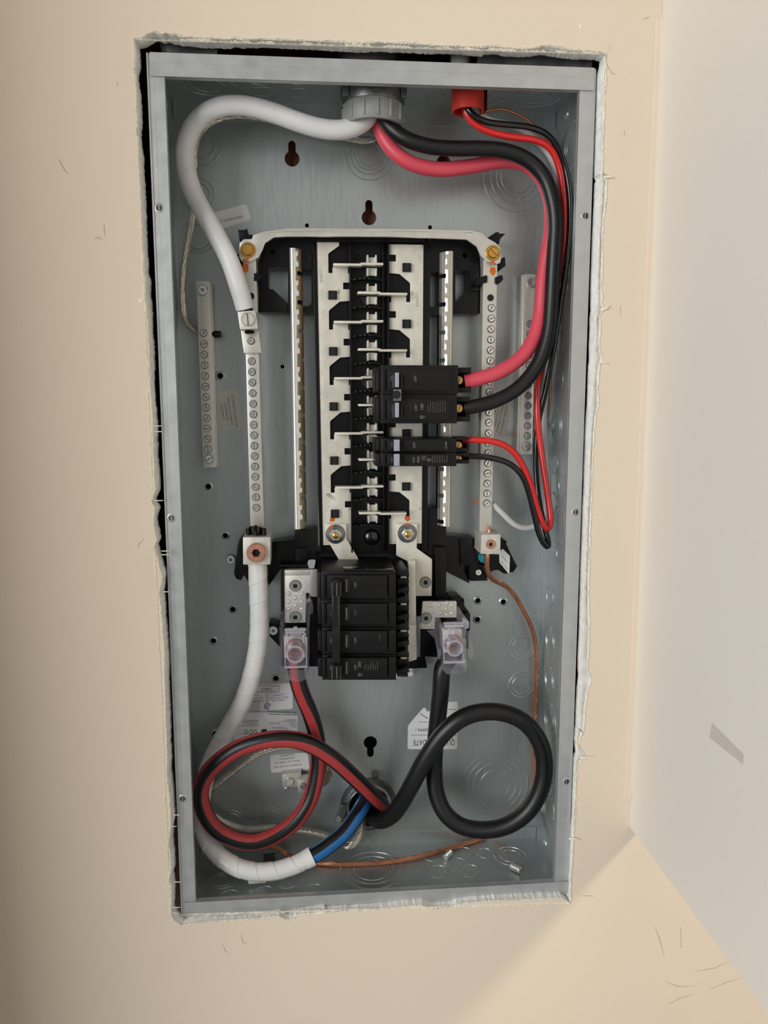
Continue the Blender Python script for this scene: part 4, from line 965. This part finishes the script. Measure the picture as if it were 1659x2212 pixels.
shell(v1, 'side_wall', [([k(190,1220),k(245,1215),k(270,1400),k(270,1990),k(205,1990),k(185,1400)], 66, 30), ([k(225,960),k(262,955),k(266,1215),k(222,1215)], 58, 40)])
shell(v1, 'side_wall', [([k(645,800),k(715,790),k(700,1300),k(695,1990),k(655,1990),k(650,1300)], 66, 30), ([k(690,240),k(718,236),k(718,800),k(690,800)], 66, 46), ([k(715,790),k(745,800),k(765,900),k(760,1000),k(700,1010)], 60, 46)])
shell(v1, 'front_plate', [([k(270,1400),k(655,1395),k(660,1920),k(285,1935)], 72, 70.8)])
b = MB(); b.m('clear_rib')
for q in ([(360,1350),(560,1345),(560,1365),(360,1370)], [(275,1345),(335,1360),(335,1480),(310,1510),(300,1500),(320,1440),(310,1380),(275,1365)], [(640,1330),(580,1360),(580,1480),(620,1510),(628,1500),(600,1450),(600,1380),(640,1360)], [(285,1900),(655,1890),(655,1920),(285,1930)], [(640,1400),(662,1400),(662,1900),(640,1900)], [(268,1400),(285,1400),(292,1930),(275,1930)]): b.ppx([k(*p) for p in q], 74.5, 71, .3)
b.build('plate_rib', v1)
shell(v1, 'hinge_bar', [([k(270,1255),k(640,1245),k(640,1285),k(270,1290)], 72, 68), ([k(280,1300),k(620,1295),k(620,1335),k(290,1340)], 74, 69), ([k(425,1225),k(490,1222),k(490,1260),k(425,1262)], 72, 68)], .8)
shell(v1, 'web', [([k(520,240),k(705,236),k(695,392)], 66, 65), ([k(600,405),k(690,400),k(690,520),k(612,525)], 60, 58)])
shell(v1, 'finger_tab', [([k(680,85),k(725,72),k(790,75),k(805,95),k(780,220),k(690,225),k(665,140)], 66, 63)], .6)
ringboss(v1, k(455,1690), 8.4, 58, 78)
lipbox(v1, [k(285,1960),k(285,2060),k(320,2120),k(420,2150),k(560,2150),k(640,2110),k(690,2040),k(695,1940)], 66, 42)
k = cV
v2 = thing('lug_cover', 'clear plastic lug cover right of the main breaker, black cable below', 'lug cover', at(975, 1455, 30), 'clear lug covers')
shell(v2, 'side_wall', [([k(610,420),k(650,440),k(770,780),k(790,900),k(785,1600),k(700,1600),k(610,1130),k(600,930)], 50, 48), ([k(440,965),k(600,960),k(600,1130)], 48, 46)])
shell(v2, 'side_wall', [([k(1100,415),k(1150,425),k(1340,720),k(1290,900),k(1270,780),k(1110,740)], 62, 60), ([k(1310,960),k(1358,990),k(1350,1500),k(1310,1560)], 64, 40)])
shell(v2, 'outer_flap', [([k(1372,1010),k(1470,1270),k(1500,1370),k(1490,1600),k(1450,1612),k(1365,1560)], 34, 32)])
shell(v2, 'front_plate', [([k(790,905),k(1290,895),k(1300,1670),k(830,1690)], 68, 66.8)])
b = MB(); b.m('clear_rib')
for q in ([(925,920),(1200,915),(1200,1000),(1185,1000),(1185,940),(940,945),(935,1040),(830,1150),(815,1135),(920,1030)], [(820,1660),(1300,1650),(1300,1690),(820,1700)], [(1240,1150),(1262,1150),(1262,1650),(1240,1650)], [(1290,1150),(1308,1150),(1308,1650),(1290,1650)], [(785,910),(810,910),(835,1690),(815,1690)], [(955,950),(1055,950),(1050,1050),(960,1050)]): b.ppx([k(*p) for p in q], 71, 67, .3)
b.build('plate_rib', v2)
shell(v2, 'hinge_bar', [([k(815,785),k(1270,770),k(1275,805),k(815,825)], 68, 64), ([k(830,830),k(1265,820),k(1265,890),k(830,900)], 71, 66), ([k(1270,760),k(1330,720),k(1385,760),k(1385,900),k(1300,940),k(1270,880)], 66, 52)], .8)
ringboss(v2, k(1065,1355), 7.9, 54, 74)
lipbox(v2, [k(765,1620),k(765,1760),k(800,1850),k(900,1940),k(1180,1940),k(1300,1900),k(1335,1800),k(1350,1600)], 62, 40)
shell(v2, 'web', [([k(190,640),k(290,640),k(285,1540),k(200,1560)], 48, 46)])
# ------------------------------------------------------------------ bushings and conduit
c0 = at(806, 222, 50); ztop = hh-T
bx = c0[0]; bd = 50.0; zl = at(806, 252, bd+26)[1]; zu = at(806, 205, bd+26)[1]
g = thing('conduit_bushing', 'round grey ribbed plastic bushing on the top conduit opening', 'bushing', (bx, zl, bd))
b = MB(); b.m('grey_pvc'); b.ring((bx, 0, bd), [(20.5,zl+1),(21.5,zl),(25,zl),(26,zl+1.5),(26.3,zu-2),(25.5,zu),(19,zu),(19.5,zl+6)], axis='z', n=48); b.build('bushing_body', g)
for i in range(14):
    a = 2*math.pi*i/14+.15; b = MB(); b.m('grey_pvc'); u, t = math.cos(a), math.sin(a)
    P = [(bx+26.0*u-1.0*t, bd+26.0*t+1.0*u), (bx+27.4*u-.7*t, bd+27.4*t+.7*u), (bx+27.4*u+.7*t, bd+27.4*t-.7*u), (bx+26.0*u+1.0*t, bd+26.0*t-1.0*u)]
    lo = [b.v(x, zl+2, d) for x, d in P]; hi = [b.v(x, zu-2, d) for x, d in P]; b.f(lo[::-1]); b.f(hi)
    for j in range(4): b.f([lo[j], lo[(j+1)%4], hi[(j+1)%4], hi[j]])
    b.build('grip_rib', g)
b = MB(); b.m('cast'); b.ring((bx, 0, bd), [(19,zu),(26.5,zu),(27,zu+1.5),(27,ztop-.6),(25.5,ztop-.1),(19,ztop-.1)], axis='z', n=40)
for i in range(6):
    a = 2*math.pi*i/6+.5; u, t = math.cos(a), math.sin(a); cx_, cd_ = bx+28.5*u, bd+28.5*t
    b.box(cx_-2.6, cx_+2.6, zu+2, ztop-.2, cd_-2.6, cd_+2.6, .6)
b.build('locknut', g)
rp = at(1011, 205, 58); rx, rd = rp[0], 58.0; rz0 = at(1000, 232, rd+12)[1]
g = thing('cable_bushing', 'short split red plastic bushing hanging from the box top', 'bushing', (rx, rz0, rd))
b = MB(); b.m('red_pvc'); a0, a1 = -.62, 2*math.pi-.95
b.lathe((rx, 0, rd), [(13.2,rz0),(14.2,rz0+.6),(14.0,ztop-.2),(12.2,ztop-.2),(12.2,rz0+.6),(13.2,rz0)], axis='z', n=44, arc=(a0, a1)); b.build('sleeve', g)
b = MB(); b.m('red_pvc'); a0 = -1.0
b.lathe((rx+1.2, 0, rd+.5), [(15.2,rz0+1),(15.2,ztop-.2),(14.4,ztop-.2),(14.4,rz0+1),(15.2,rz0+1)], axis='z', n=8, arc=(-1.0, .25)); b.build('split_edge', g)
# conduits above the box, seen in the gap under the drywall
b = MB(); b.m('dark_pvc'); b.lathe((bx-4, 0, 55), [(24,hh+.3),(24,hh+20),(27,hh+20),(27,hh+30)], axis='z', n=32); cn = b.build('conduit', None, 'dark grey conduit with a red tape band above the box top', 'conduit')
b = MB(); b.m('red_pvc'); b.ring((bx-4, 0, 55), [(24.1,hh+2.6),(24.6,hh+2.6),(24.6,hh+9.5),(24.1,hh+9.5)], axis='z', n=32); b.build('tape_band', cn)
b = MB(); b.m('white_wire'); b.lathe((rx-8, 0, 64), [(8.5,hh+.3),(8.5,hh+40)], axis='z', n=24); cn = b.build('conduit', None, 'short white pipe rising above the red bushing', 'conduit')
b = MB(); b.m('red_pvc'); b.ring((rx-1, 0, 64), [(0.5,hh+.25),(12,hh+.25),(12,hh+2.5),(.5,hh+2.5)], axis='z', n=24); b.build('flange_ring', cn)
# lower conduit entry through the back
le = thing('conduit_connector', 'cast metal conduit connector ring where three thick cables enter the back', 'connector', (lc[0], lc[1]-28, 0))
b = MB(); b.m('cast'); b.ring((lc[0], lc[1], 0), [(22.2,-1),(22.2,3),(28.4,3.0),(29.2,1.8),(29.2,.05),(22.4,.05)], n=48)
for i in range(40):
    a = 2*math.pi*i/40; b.box(lc[0]+25.3*math.cos(a)-.5, lc[0]+25.3*math.cos(a)+.5, lc[1]+25.3*math.sin(a)-.5, lc[1]+25.3*math.sin(a)+.5, 2.9, 3.6)
b.build('locknut', le)
b = MB(); b.m('chrome'); b.ring((lc[0], lc[1], 0), [(20.4,-40),(20.4,7.6),(21.2,8.4),(22.6,8.2),(24,6.5),(24.3,3),(22.2,2),(22.2,-40)], n=48); b.build('throat', le)
b = MB(); b.m('recess_shade'); b.lathe((lc[0], lc[1], -40), [(20.6,0),(20.6,1)], n=36); b.build('bore_shade', le)  # black disc painted as the darkness deep in the conduit
b = MB(); b.m('cast'); c = at(*cY(905,440), 4); b.box(c[0]-3.6, c[0]+3.6, c[1]-3, c[1]+3, 2.5, 6.5, .6); b.build('locking_tab', le); b = MB(); b.m('cast'); c = at(*cY(120,1280), 4); b.prism([(c[0]-3,c[1]-6),(c[0]+4,c[1]-8),(c[0]+9,c[1]+10),(c[0]+2,c[1]+12)], 8, .2, .6); b.build('grounding_ear', le)
c = at(*cY(120,1400), 8); put(SMALLS, 'ear_screw', (c[0], c[1], 7), le)
# small bonding lug
b = MB(); b.m('alu'); b.ppx([cO(868,925),cO(1040,905),cO(1042,1035),cO(872,1040)], 9, .2, .4); bl = b.build('bonding_lug', None, 'small aluminium bonding lug under the lowest ground label', 'lug')
b = MB(); b.m('alu'); b.ppx([cO(1010,972),cO(1105,965),cO(1105,1085),cO(1012,1090)], 16, 4, .4); b.build('lug_body', bl)
put(PAN2, 'lug_screw', at(*cO(935,985), 9), bl); put(SMALLS, 'lug_screw', at(*cO(1060,1030), 16), bl)
c = at(*cO(905,1055), 2); b = MB(); b.m('zinc'); b.lathe((c[0], c[1], .1), [(2,0),(1.8,1.5),(0,2.2)], n=12); b.build('rivet', bl)
# ------------------------------------------------------------------ cables
cable('feeder_cable', [(806,205,44),(803,232,46),(794,254,50),(772,271,54),(735,281,57),(690,277,58),(640,262,58),(595,245,58),(545,231,57),(500,227,56),(455,238,54),(420,268,50),(402,312,47),(401,355,46),(414,408,46),(440,460,48),(470,512,52),(497,566,56),(514,616,57),(526,655,55),(529,667,54)], 8.1, 'white_jacket', 'thick scuffed white cable arching across the upper left of the box', n=24)
cable('feeder_cable', [(812,215,40),(813,245,42),(822,282,44),(845,322,47),(885,352,48),(945,366,45),(1015,360,42),(1085,348,41),(1130,352,42),(1165,379,45),(1186,422,47),(1192,470,49),(1188,514,50),(1181,552,51),(1175,590,52),(1171,630,54),(1168,675,56),(1157,722,60),(1130,768,63),(1080,803,65),(1025,820,65),(1003,824,64)], 6.5, 'pink_jacket', 'thick pinkish red cable curving down to the 100 amp breaker', n=24)
cable('feeder_cable', [(820,205,50),(822,235,52),(838,270,56),(872,298,59),(925,316,60),(985,321,60),(1050,321,60),(1100,328,61),(1144,348,62),(1177,384,63),(1195,438,64),(1200,484,64),(1198,530,64),(1194,600,64),(1191,660,65),(1185,722,67),(1163,786,68),(1120,838,68),(1070,866,67),(1030,877,66),(1003,882,64)], 6.5, 'black_rubber', 'thick black cable beside the pink one, ending at the 100 amp breaker', n=24)
cable('branch_wire', [(1004,190,60),(1006,225,62),(1018,246,63),(1045,262,63),(1095,269,61),(1145,275,59),(1183,291,57),(1208,325,56),(1223,370,54),(1231,430,53),(1231,500,51),(1223,570,49),(1211,650,47),(1201,720,46),(1190,785,44),(1177,850,40),(1164,905,36),(1158,960,34),(1158,1020,34),(1164,1080,38),(1174,1130,44),(1184,1168,50),(1186,1184,53),(1178,1180,55),(1166,1158,56),(1154,1112,56),(1142,1063,57),(1127,1026,60),(1100,1001,62),(1060,989,64),(1015,985,62),(1000,985,60)], 2.75, 'black_gloss', 'thin glossy black wire looping down the right side to the 40 amp breaker', n=14)
cable('branch_wire', [(1000,190,56),(1001,225,57),(1006,245,57),(1022,266,57),(1055,284,57),(1105,296,57),(1155,302,57),(1188,319,56),(1207,358,54),(1216,415,52),(1219,470,50),(1217,540,47),(1208,620,42),(1192,720,36),(1172,790,34),(1162,830,38),(1160,870,40),(1162,915,40),(1167,958,40),(1173,1003,42),(1180,1050,44),(1187,1098,46),(1190,1130,49),(1184,1147,52),(1172,1130,54),(1159,1093,55),(1149,1052,57),(1137,1022,59),(1115,982,62),(1088,961,64),(1055,952,65),(1015,950,62),(1000,950,58)], 3.0, 'red_jacket', 'glossy red wire looping down the right side to the 40 amp breaker', n=14)
cable('branch_wire', [(1016,190,54),(1019,220,53),(1036,246,50),(1062,262,47),(1098,269,44),(1132,281,42),(1178,322,42),(1201,365,42),(1210,412,42),(1212,480,38),(1206,600,31),(1194,720,26),(1180,840,22),(1175,905,20),(1179,977,20),(1184,1040,23),(1181,1100,28),(1166,1131,31),(1140,1141,33),(1114,1135,35),(1088,1111,37),(1064,1088,37)], 3.0, 'white_wire', 'thin white wire running behind the red one to the right neutral bar', n=14)
cable('bare_wire', [(1012,192,50),(1014,228,48),(1038,243,44),(1075,235,40),(1105,241,38),(1130,253,37),(1146,265,36),(1177,294,36),(1193,318,36),(1205,392,34),(1211,500,30),(1205,640,24),(1194,760,20),(1188,840,18),(1187,876,17),(1178,910,14),(1160,930,12),(1120,939,12.5),(1107,939,12.5)], 1.35, 'copper_wire', 'single bare copper wire from the red bushing to the right ground bar', n=10)
rope('stranded_wire', [(812,250,38),(816,285,26),(805,301,18),(787,304,15),(748,298,13),(700,292,12),(640,276,12),(570,256,12),(500,250,14),(450,268,16),(426,300,18),(420,345,18),(420,400,17),(417,457,17),(410,505,17),(401,552,16),(395,607,15),(395,660,14),(402,694,13),(416,711,12.5),(432,718,12.5),(470,722,12.5)], 2.9, 8, 80, 'alu_wire', 'bare twisted aluminium wire behind the white cable to the left ground bar')
b = MB(); b.m('black_strand'); c = at(470, 722, 12.5); b.lathe((c[0]-6, c[1], 12.5), [(2.6,0),(3.2,2),(3.2,7),(2.4,9.4),(0,10)], axis='x', n=16); b.build('wire_end', bpy.data.objects['stranded_wire'], label='black coated wire end')
b = MB(); b.m('black_strand'); b.sweep(path([(527,655,54),(531,672,54),(536,690,54)]), 6.4, 18); b.build('bared_end', bpy.data.objects['feeder_cable'], label='black bared conductor end')
# taped neutral with blue stripes
NP = [(556,1212,50),(557,1245,50),(559,1295,49),(560,1345,47),(556,1400,44),(545,1453,40),(526,1510,34),(500,1560,28),(472,1610,24),(449,1660,22),(437,1710,24),(434,1755,30),(441,1798,40),(460,1834,50),(491,1862,57),(533,1880,61),(580,1883,62),(628,1872,61),(672,1851,58),(708,1828,52),(745,1797,42),(772,1760,28),(786,1735,12),(792,1722,-8),(794,1718,-34)]
P = path(NP, 1.0)
cut = min(range(len(P)), key=lambda i: (P[i]-V(*at(674,1850,58))).length)
nc = thing('neutral_cable', 'thick white-taped cable sweeping round the lower left corner of the box', 'cable', at(580, 1900, 60))
b = MB(); b.m('white_tape'); pit = 19.0
Q = P[:cut+1]; LN = [0]
for i in range(1, len(Q)): LN.append(LN[-1]+(Q[i]-Q[i-1]).length*1000)
def frame_at(L):
    L = min(max(L, 0), LN[-1]-1e-4); i = max(0, next(j for j in range(len(LN)) if LN[j] >= L)-1)
    t = (L-LN[i])/(LN[i+1]-LN[i]); p = Q[i].lerp(Q[i+1], t)
    T_ = (Q[min(i+3, len(Q)-1)]-Q[max(i-2, 0)]).normalized(); N_ = Vector((0,-1,0)); N_ = (N_-N_.dot(T_)*T_).normalized()
    return p, N_, T_.cross(N_)
nk = 28; US = (0, .3, .6, .97); rows = [(j, u) for j in range(-1, int(LN[-1]/pit)+1) for u in US]; grid = []
for j, u in rows:
    rw = []
    for i in range(nk+1):
        p, N_, B_ = frame_at((j+u+i/nk)*pit); a = 2*math.pi*i/nk; r = (8.5+.5*u+(.06*math.sin(3*a+j)))/1000
        rw.append(b.bm.verts.new(p+N_*(r*math.cos(a))+B_*(r*math.sin(a))))
    grid.append(rw)
for A, B in zip(grid, grid[1:]):
    for i in range(nk): b.f([A[i], B[i], B[i+1], A[i+1]])
b.build('tape_wrap', nc, smooth=14)
b = MB(); b.m('black_rubber').m('blue_stripe')
b.sweep(P[cut-12:], 7.9, 36, stripe=lambda f: 1 if (f*3) % 1 < .5 else 0, phase=lambda t: -.42-.1*t); b.build('striped_jacket', nc, smooth=60)
b = MB(); b.m('white_tape'); c = at(558, 1904, 62); b.prism([(c[0]-10,c[1]+2),(c[0]+8,c[1]+2.6),(c[0]+7,c[1]-1.0),(c[0]-9,c[1]-1.6)], 63, 62.4); b.build('tape_flap', nc)
b = MB(); b.m('white_tape'); b.sweep(P[cut-8:cut+1], lambda l, a: 9.0+.25*math.sin(a*3)+l*.06, 32, capa=False, capb=False); b.build('tape_end', nc, smooth=50)
# red-striped line cable with its loop
RP = [cU(455,1790)+(42,),(640,1450,44),(645,1478,44),(656,1508,42),(668,1536,40),(680,1575,37),(687,1615,34),(688,1645,33),(681,1690,34),(667,1733,36),(638,1774,40),(595,1804,44),(546,1819,50),(502,1811,54),(463,1787,57),(439,1748,58),(433,1710,58),(447,1672,58),(478,1640,59),(520,1614,61),(568,1600,63),(617,1596,64),(664,1605,63),(712,1633,58),(760,1675,46),(795,1710,32),(815,1729,18),(826,1738,4),(832,1741,-12),(834,1742,-34)]
P = path(RP, 2.5)
def ph(t):
    ks = ((0,-.22),(.07,-.25),(.13,-.6),(.18,-1.1),(.27,-1.3),(.39,-1.64),(.55,-1.96),(.72,-2.5),(.9,-2.75),(1,-2.8))
    for (a, u), (c, v) in zip(ks, ks[1:]):
        if a <= t <= c: return u+(v-u)*(t-a)/(c-a)
    return 0
b = MB(); b.m('black_rubber').m('red_stripe')
b.sweep(P, 8.0, 36, stripe=lambda f: 1 if (f*3) % 1 < .5 else 0, phase=ph)
b.build('line_cable', None, 'thick black cable with red stripes coiled once at the lower left', 'cable', smooth=60)
cable('line_cable', [cV(1020,1500)+(38,),(957,1440,42),(952,1490,42),(946,1550,39),(940,1610,36),(938,1665,36),(943,1715,39),(960,1755,44),(993,1783,49),(1040,1793,54),(1092,1785,58),(1138,1755,60),(1167,1708,61),(1176,1658,61),(1168,1608,61),(1140,1566,61),(1100,1543,63),(1050,1537,65),(1002,1549,67),(958,1584,66),(920,1638,62),(894,1686,56),(870,1730,46),(847,1761,35),(822,1773,24),(806,1765,10),(797,1755,-8),(794,1750,-34)], 8.4, 'black_rubber', 'thick plain black cable coiled in a ring at the lower right', n=24)
# bare copper ground from the right lug round to the box floor
fl = -hh+T+2.6
def fz(px, py, z=fl): x, z, d = atz(px, py, z); return (x, z, d)
CP_ = [at(*p) for p in ((1053,1150,46),(1053,1180,46),(1052,1205,46),(1052,1226,42),(1059,1247,36),(1076,1258,30),(1094,1267,26),(1112,1287,22),(1130,1318,18),(1143,1343,15),(1154,1376,12),(1159,1420,10),(1158,1480,8),(1155,1540,7),(1154,1600,7),(1155,1650,7),(1154,1700,8),(1140,1750,9),(1108,1785,11))] + [fz(1060,1806), fz(1020,1818), fz(976,1830), fz(940,1841), fz(890,1854), fz(838,1862), fz(781,1866), fz(703,1866), fz(650,1856), fz(615,1842)] + [at(585,1826,16), at(545,1812,12)]
rope('stranded_wire', CP_, 2.4, 7, 62, 'copper_wire', 'bare stranded copper ground wire down the right side and across the box floor', px=False)
b = MB(); b.m('copper_wire'); c = at(1057, 1147, 46); b.lathe((c[0], c[1]-4, c[2]), [(2.6,0),(2.3,4),(.4,9),(0,9.4)], axis='z', n=12); b.build('wire_tip', bpy.data.objects['stranded_wire.001'])
b = MB(); b.m('copper_wire')
for i in range(5): a = at(1029, 1081+i, 36); b.sweep([V(a[0]-3.5+i*.4, a[1]+.3*math.sin(i*2), 36+i*.8), V(a[0], a[1], 36+i*.6), V(a[0]+8, a[1], 36)], .6, 6)
b.build('wire_tip', bpy.data.objects['branch_wire.002'], label='copper strand end poking out left of the bar')
rope('stranded_wire', [(790,1738,-30),(788,1752,-2),(785,1780,14),(774,1812,26),(757,1828,30),(735,1822,24),(706,1806,16),(665,1797,13),(593,1788,13),(525,1790,13),(475,1772,13),(443,1742,13),(440,1719,12),(460,1699,12),(505,1664,12),(554,1630,12),(610,1613,12),(665,1620,12),(700,1646,12),(711,1670,12),(700,1690,11),(660,1696,10.5)], 3.7, 9, 46, 'alu_wire', 'heavy twisted aluminium wire looping behind the red striped coil')
# ------------------------------------------------------------------ stickers
def sticker(poly, d, m, label, name='label_sticker'):
    b = MB(); b.m(m); b.ppx(poly, d+.12, d, 0); return b.build(name, None, label, 'label', 'stickers', smooth=0)
def rounded(pts, r=7, n=5):
    out = []
    for i, p in enumerate(pts):
        a = Vector(pts[i-1]); c = Vector(pts[(i+1) % len(pts)]); p = Vector(p); u = (a-p).normalized()*r; v = (c-p).normalized()*r
        for k_ in range(n+1):
            t = k_/n; out.append(tuple((1-t)**2*(p+u)+2*t*(1-t)*p+t*t*(p+v)))
    return out
GT = ('EQUIPMENT GROUND ONLY', 'MISE A LA TERRE DE', "L'EQUIPMENT", 'SELLEMENT')
def fit(txt, px, py, d, lpx, hpx, ang, m, parent, bold=.0):
    vs, _ = glyphs(txt); w_ = max(v[0] for v in vs)-min(v[0] for v in vs); nat = w_*hpx/.72
    return text(txt, px, py, d, hpx, ang, m, parent, sx=lpx/nat, bold=bold)
s = sticker(rounded([cG(515,465),cG(752,443),cG(795,918),cG(562,936)]), 0, 'label_clear', 'clear ground label printed sideways between ground bar and left neutral bar')
for t, p, l in zip(GT, (cG(698,707), cG(645,712), cG(601,713), cG(556,716)), (385,330,222,190)): fit(t, *p, 0, l/5.53, 4.2, -83.5, 'ink_black', s, .17)
s = sticker(rounded([cI(740,490),cI(958,432),cI(875,770),cI(700,768)]), 0, 'label_clear', 'tilted clear ground label behind the right neutral bar')
for t, p, l in zip(GT, (cI(862,610), cI(826,602), cI(797,597), cI(770,590)), (285,245,165,145)): fit(t, *p, 0, l/4.1475, 4.2, -102, 'ink_black', s, .17)
s = sticker(rounded([cO(760,752),cO(1098,728),cO(1115,885),cO(768,910)]), 0, 'label_white', 'white ground label upside down above the small bonding lug')
for t, p, l in zip(GT, (cO(918,847), cO(918,811), cO(914,780), cO(912,752)), (275,235,158,140)): fit(t, *p, 0, l/4.1475, 4.6, 184.5, 'ink_black', s, .17)
s = sticker(rounded([cA(560,1370),cA(832,1295),cA(874,1405),cA(600,1495)], 6), 0, 'label_white', 'slanted inspection label tucked under the white cable')
fit('INSP/HIPOT:21262', *cA(708,1406), 0, 195/3.318, 5.6, 193, 'ink_black', s, .12)
s = sticker(rounded([cO(480,125),cO(958,106),cO(966,338),cO(480,362)], 5), 0, 'label_white', 'white certification label with blue lettering beside the taped cable')
for t, p, l in (('COMBINATION', (843,258), 132), ('SERVICE ENTRANCE', (841,236), 180), ('EQUIPMENT', (841,210), 112)): fit(t, *cO(*p), 0, l/4.1475, 4.4, 183, 'ink_blue', s, .05)
for t, p, l in (('EQUIPEMENT', (640,268), 122), ('BRANCHEMENT', (630,243), 132), ('COMBINE', (622,217), 90)): fit(t, *cO(*p), 0, l/4.1475, 4.4, 183, 'ink_blue', s, .05)
fit('10835', *cO(730,160), 0, 92/4.1475, 6.6, 182, 'ink_black', s, .1)
b = MB(); b.m('ink_black')
for q in ([(560,128),(843,128),(843,131),(560,131)], [(560,184),(843,184),(843,187),(560,187)], [(840,128),(843,128),(843,187),(840,187)], [(732,200),(735,200),(735,278),(732,278)]): b.ppx([cO(*p) for p in q], .26, .1)
b.build('ruled_lines', s, smooth=0)
b = MB(); b.m('ink_blue'); c = at(*cO(738,315), 0)
b.lathe((c[0], c[1], .1), [(2.6,0),(2.6,.14),(3.4,.14),(3.4,0)], n=26, arc=(math.pi+.75-math.pi*1.0+2.6-3.1, math.pi*2-.9)); text_into(b, 'SA', (c[0]-.2, c[1], .26), 3.0, 183, .8, .12); b.build('mark', s, smooth=0)
s = sticker([cO(440,352),cO(585,362),cO(985,384),cO(1000,392),cO(1010,405),cO(1004,600),cO(440,612)], 0, 'label_white', 'white rating label printed with model numbers behind the striped coil')
fit('TMC2020CCA', *cO(851,507), 0, 150/4.1475, 4.6, 175, 'ink_black', s, .1); fit('TMC20OO', *cO(802,465), 0, 108/4.1475, 4.6, 176, 'ink_black', s, .1)
for x, y, w_, h_, r_, sd in ((995,395,70,6,2,1),(995,455,32,4,2,2),(998,500,16,8,3,3),(665,395,42,28,9,4),(655,490,36,12,4,5)): fine(s, cO, x, y-25 if sd == 4 else y, w_, h_, r_, 176, 0, 'print_dark', sd)
b = MB(); b.m('ink_black')
for x in (545,590,628): c = at(*cO(x,541), 0); b.ring((c[0], c[1], .12), [(1.5,0),(1.5,.12),(2.0,.12),(2.0,0)], n=18)
b.ppx([cO(682,522),cO(730,518),cO(730,545),cO(682,548)], .26, .1); b.ppx([cO(475,561),cO(620,563),cO(620,566),cO(475,564)], .26, .1)
b.build('mark', s, smooth=0)
s = sticker([cN(88,1322),cN(110,1290),cN(225,1158),cN(245,1160),cN(262,1192),cN(300,1180),cN(420,1110),cN(520,1100),cN(535,1112),cN(530,1515),cN(520,1528),cN(95,1528),cN(85,1515)], 0, 'label_white', 'torn white date label behind the plain black cable')
fit('QUA', *cN(462,1466), 0, 108/4.1475, 14.5, 180, 'ink_black', s, .25); fit('DATE', *cN(196,1466), 0, 128/4.1475, 14.5, 180, 'ink_black', s, .25)
fit('0994', *cN(222,1352), 0, 92/4.1475, 9.0, 181, 'ink_black', s, .0); text('/', *cN(160,1352), 0, 9, 181, 'ink_black', s)
b = MB(); b.m('ink_black')
for q in ([(115,1399),(525,1399),(525,1402),(115,1402)], [(180,1284),(280,1284),(280,1287),(180,1287)], [(445,1170),(525,1170),(525,1173),(445,1173)], [(192,1208),(198,1206),(268,1252),(264,1256)]): b.ppx([cN(*p) for p in q], .26, .1)
b.build('ruled_lines', s, smooth=0)
s = sticker(rounded([cN(-60,806),cN(133,803),cN(133,872),cN(-60,888)], 4), 10, 'label_white', 'small white label peeking out below the main breaker')
b = MB(); b.m('label_white'); b.ppx([cN(-58,812),cN(128,808),cN(128,830),cN(-58,840)], 9.9, .1); b.build('label_backing', s)
fit('LINE-1', *cN(68,832), 10.1, 120/4.1475, 5.0, 183, 'ink_black', s, .08)
s = sticker([cL(1095,612),cL(1140,585),cL(1225,668),cL(1218,875),cL(1200,870),cL(1100,748)], 25, 'label_white', 'folded white model label on the black plastic beside the right neutral lug')
fit('TMC2020CCA', *cL(1164,712), 25, 125/5.53, 4.0, -52, 'ink_black', s, .06); fit('CAL 2-40 A', *cL(1158,780), 25, 135/5.53, 4.6, -52, 'ink_black', s, .06)
# ------------------------------------------------------------------ loose screws and dirt on the box floor
def loose(p, rot, ln, r, m, label):
    c = atz(*p, -hh+T+r+.2); b = MB(); b.m(m)
    prof = [(0,-ln/2),(r*.8,-ln/2+.1)]
    for i in range(int(ln/1.1)): h = -ln/2+.4+i*1.1; prof += [(r*.82,h),(r,h+.4)]
    prof += [(r*.95, ln/2-.6), (r*.7, ln/2), (r*.35, ln/2), (r*.35, ln/2-1.2), (0, ln/2-1.2)]
    b.lathe((0,0,0), prof, axis='x', n=16); me = b.build('loose_screw', mesh_only=True, smooth=30)
    return link('loose_screw', me, V(*c), None, label, 'screw', 'loose screws on the box floor', rot=rot)
loose(cP(1275,1105), (0,0,.9), 12, 3.2, 'zinc', 'loose silver set screw on the box floor beside the bare copper wire')
loose(cR(722,1350), (0,0,-.85), 12, 3.4, 'zinc', 'loose slotted set screw lying on the ringed knockout of the box floor')
loose(cQ(1005,620), (0,0,.1), 13, 3.2, 'dark_zinc', 'loose dark bolt on the box floor behind the taped cable')
b = MB(); b.m('grime'); rnd = random.Random(2)
for i in range(260):
    if i < 150: x, d = rnd.gauss(-163, 7), rnd.uniform(20, 90)
    elif i < 220: x, d = rnd.uniform(-150, 160), rnd.gauss(14, 6)
    else: x, d = rnd.uniform(-140, 165), rnd.uniform(10, 92)
    x = max(-176, min(176, x)); d = max(3, min(94, d)); r = rnd.uniform(.25, 1.3 if i < 150 else .7); z = -hh+T
    a = rnd.uniform(0, 6.28); P = [(x+r*math.cos(a+t)*rnd.uniform(.5,1.3), z+.02, d+r*math.sin(a+t)*rnd.uniform(.5,1.3)) for t in (0,1.6,3.1,4.7)]
    v_ = [b.v(*p) for p in P]; tp_ = b.v(x, z+r*.5, d)
    for j in range(4): b.f([v_[j], v_[(j+1)%4], tp_])
b.build('debris', None, 'brown dirt and drywall crumbs scattered on the box floor', 'debris', kind='stuff', smooth=0)
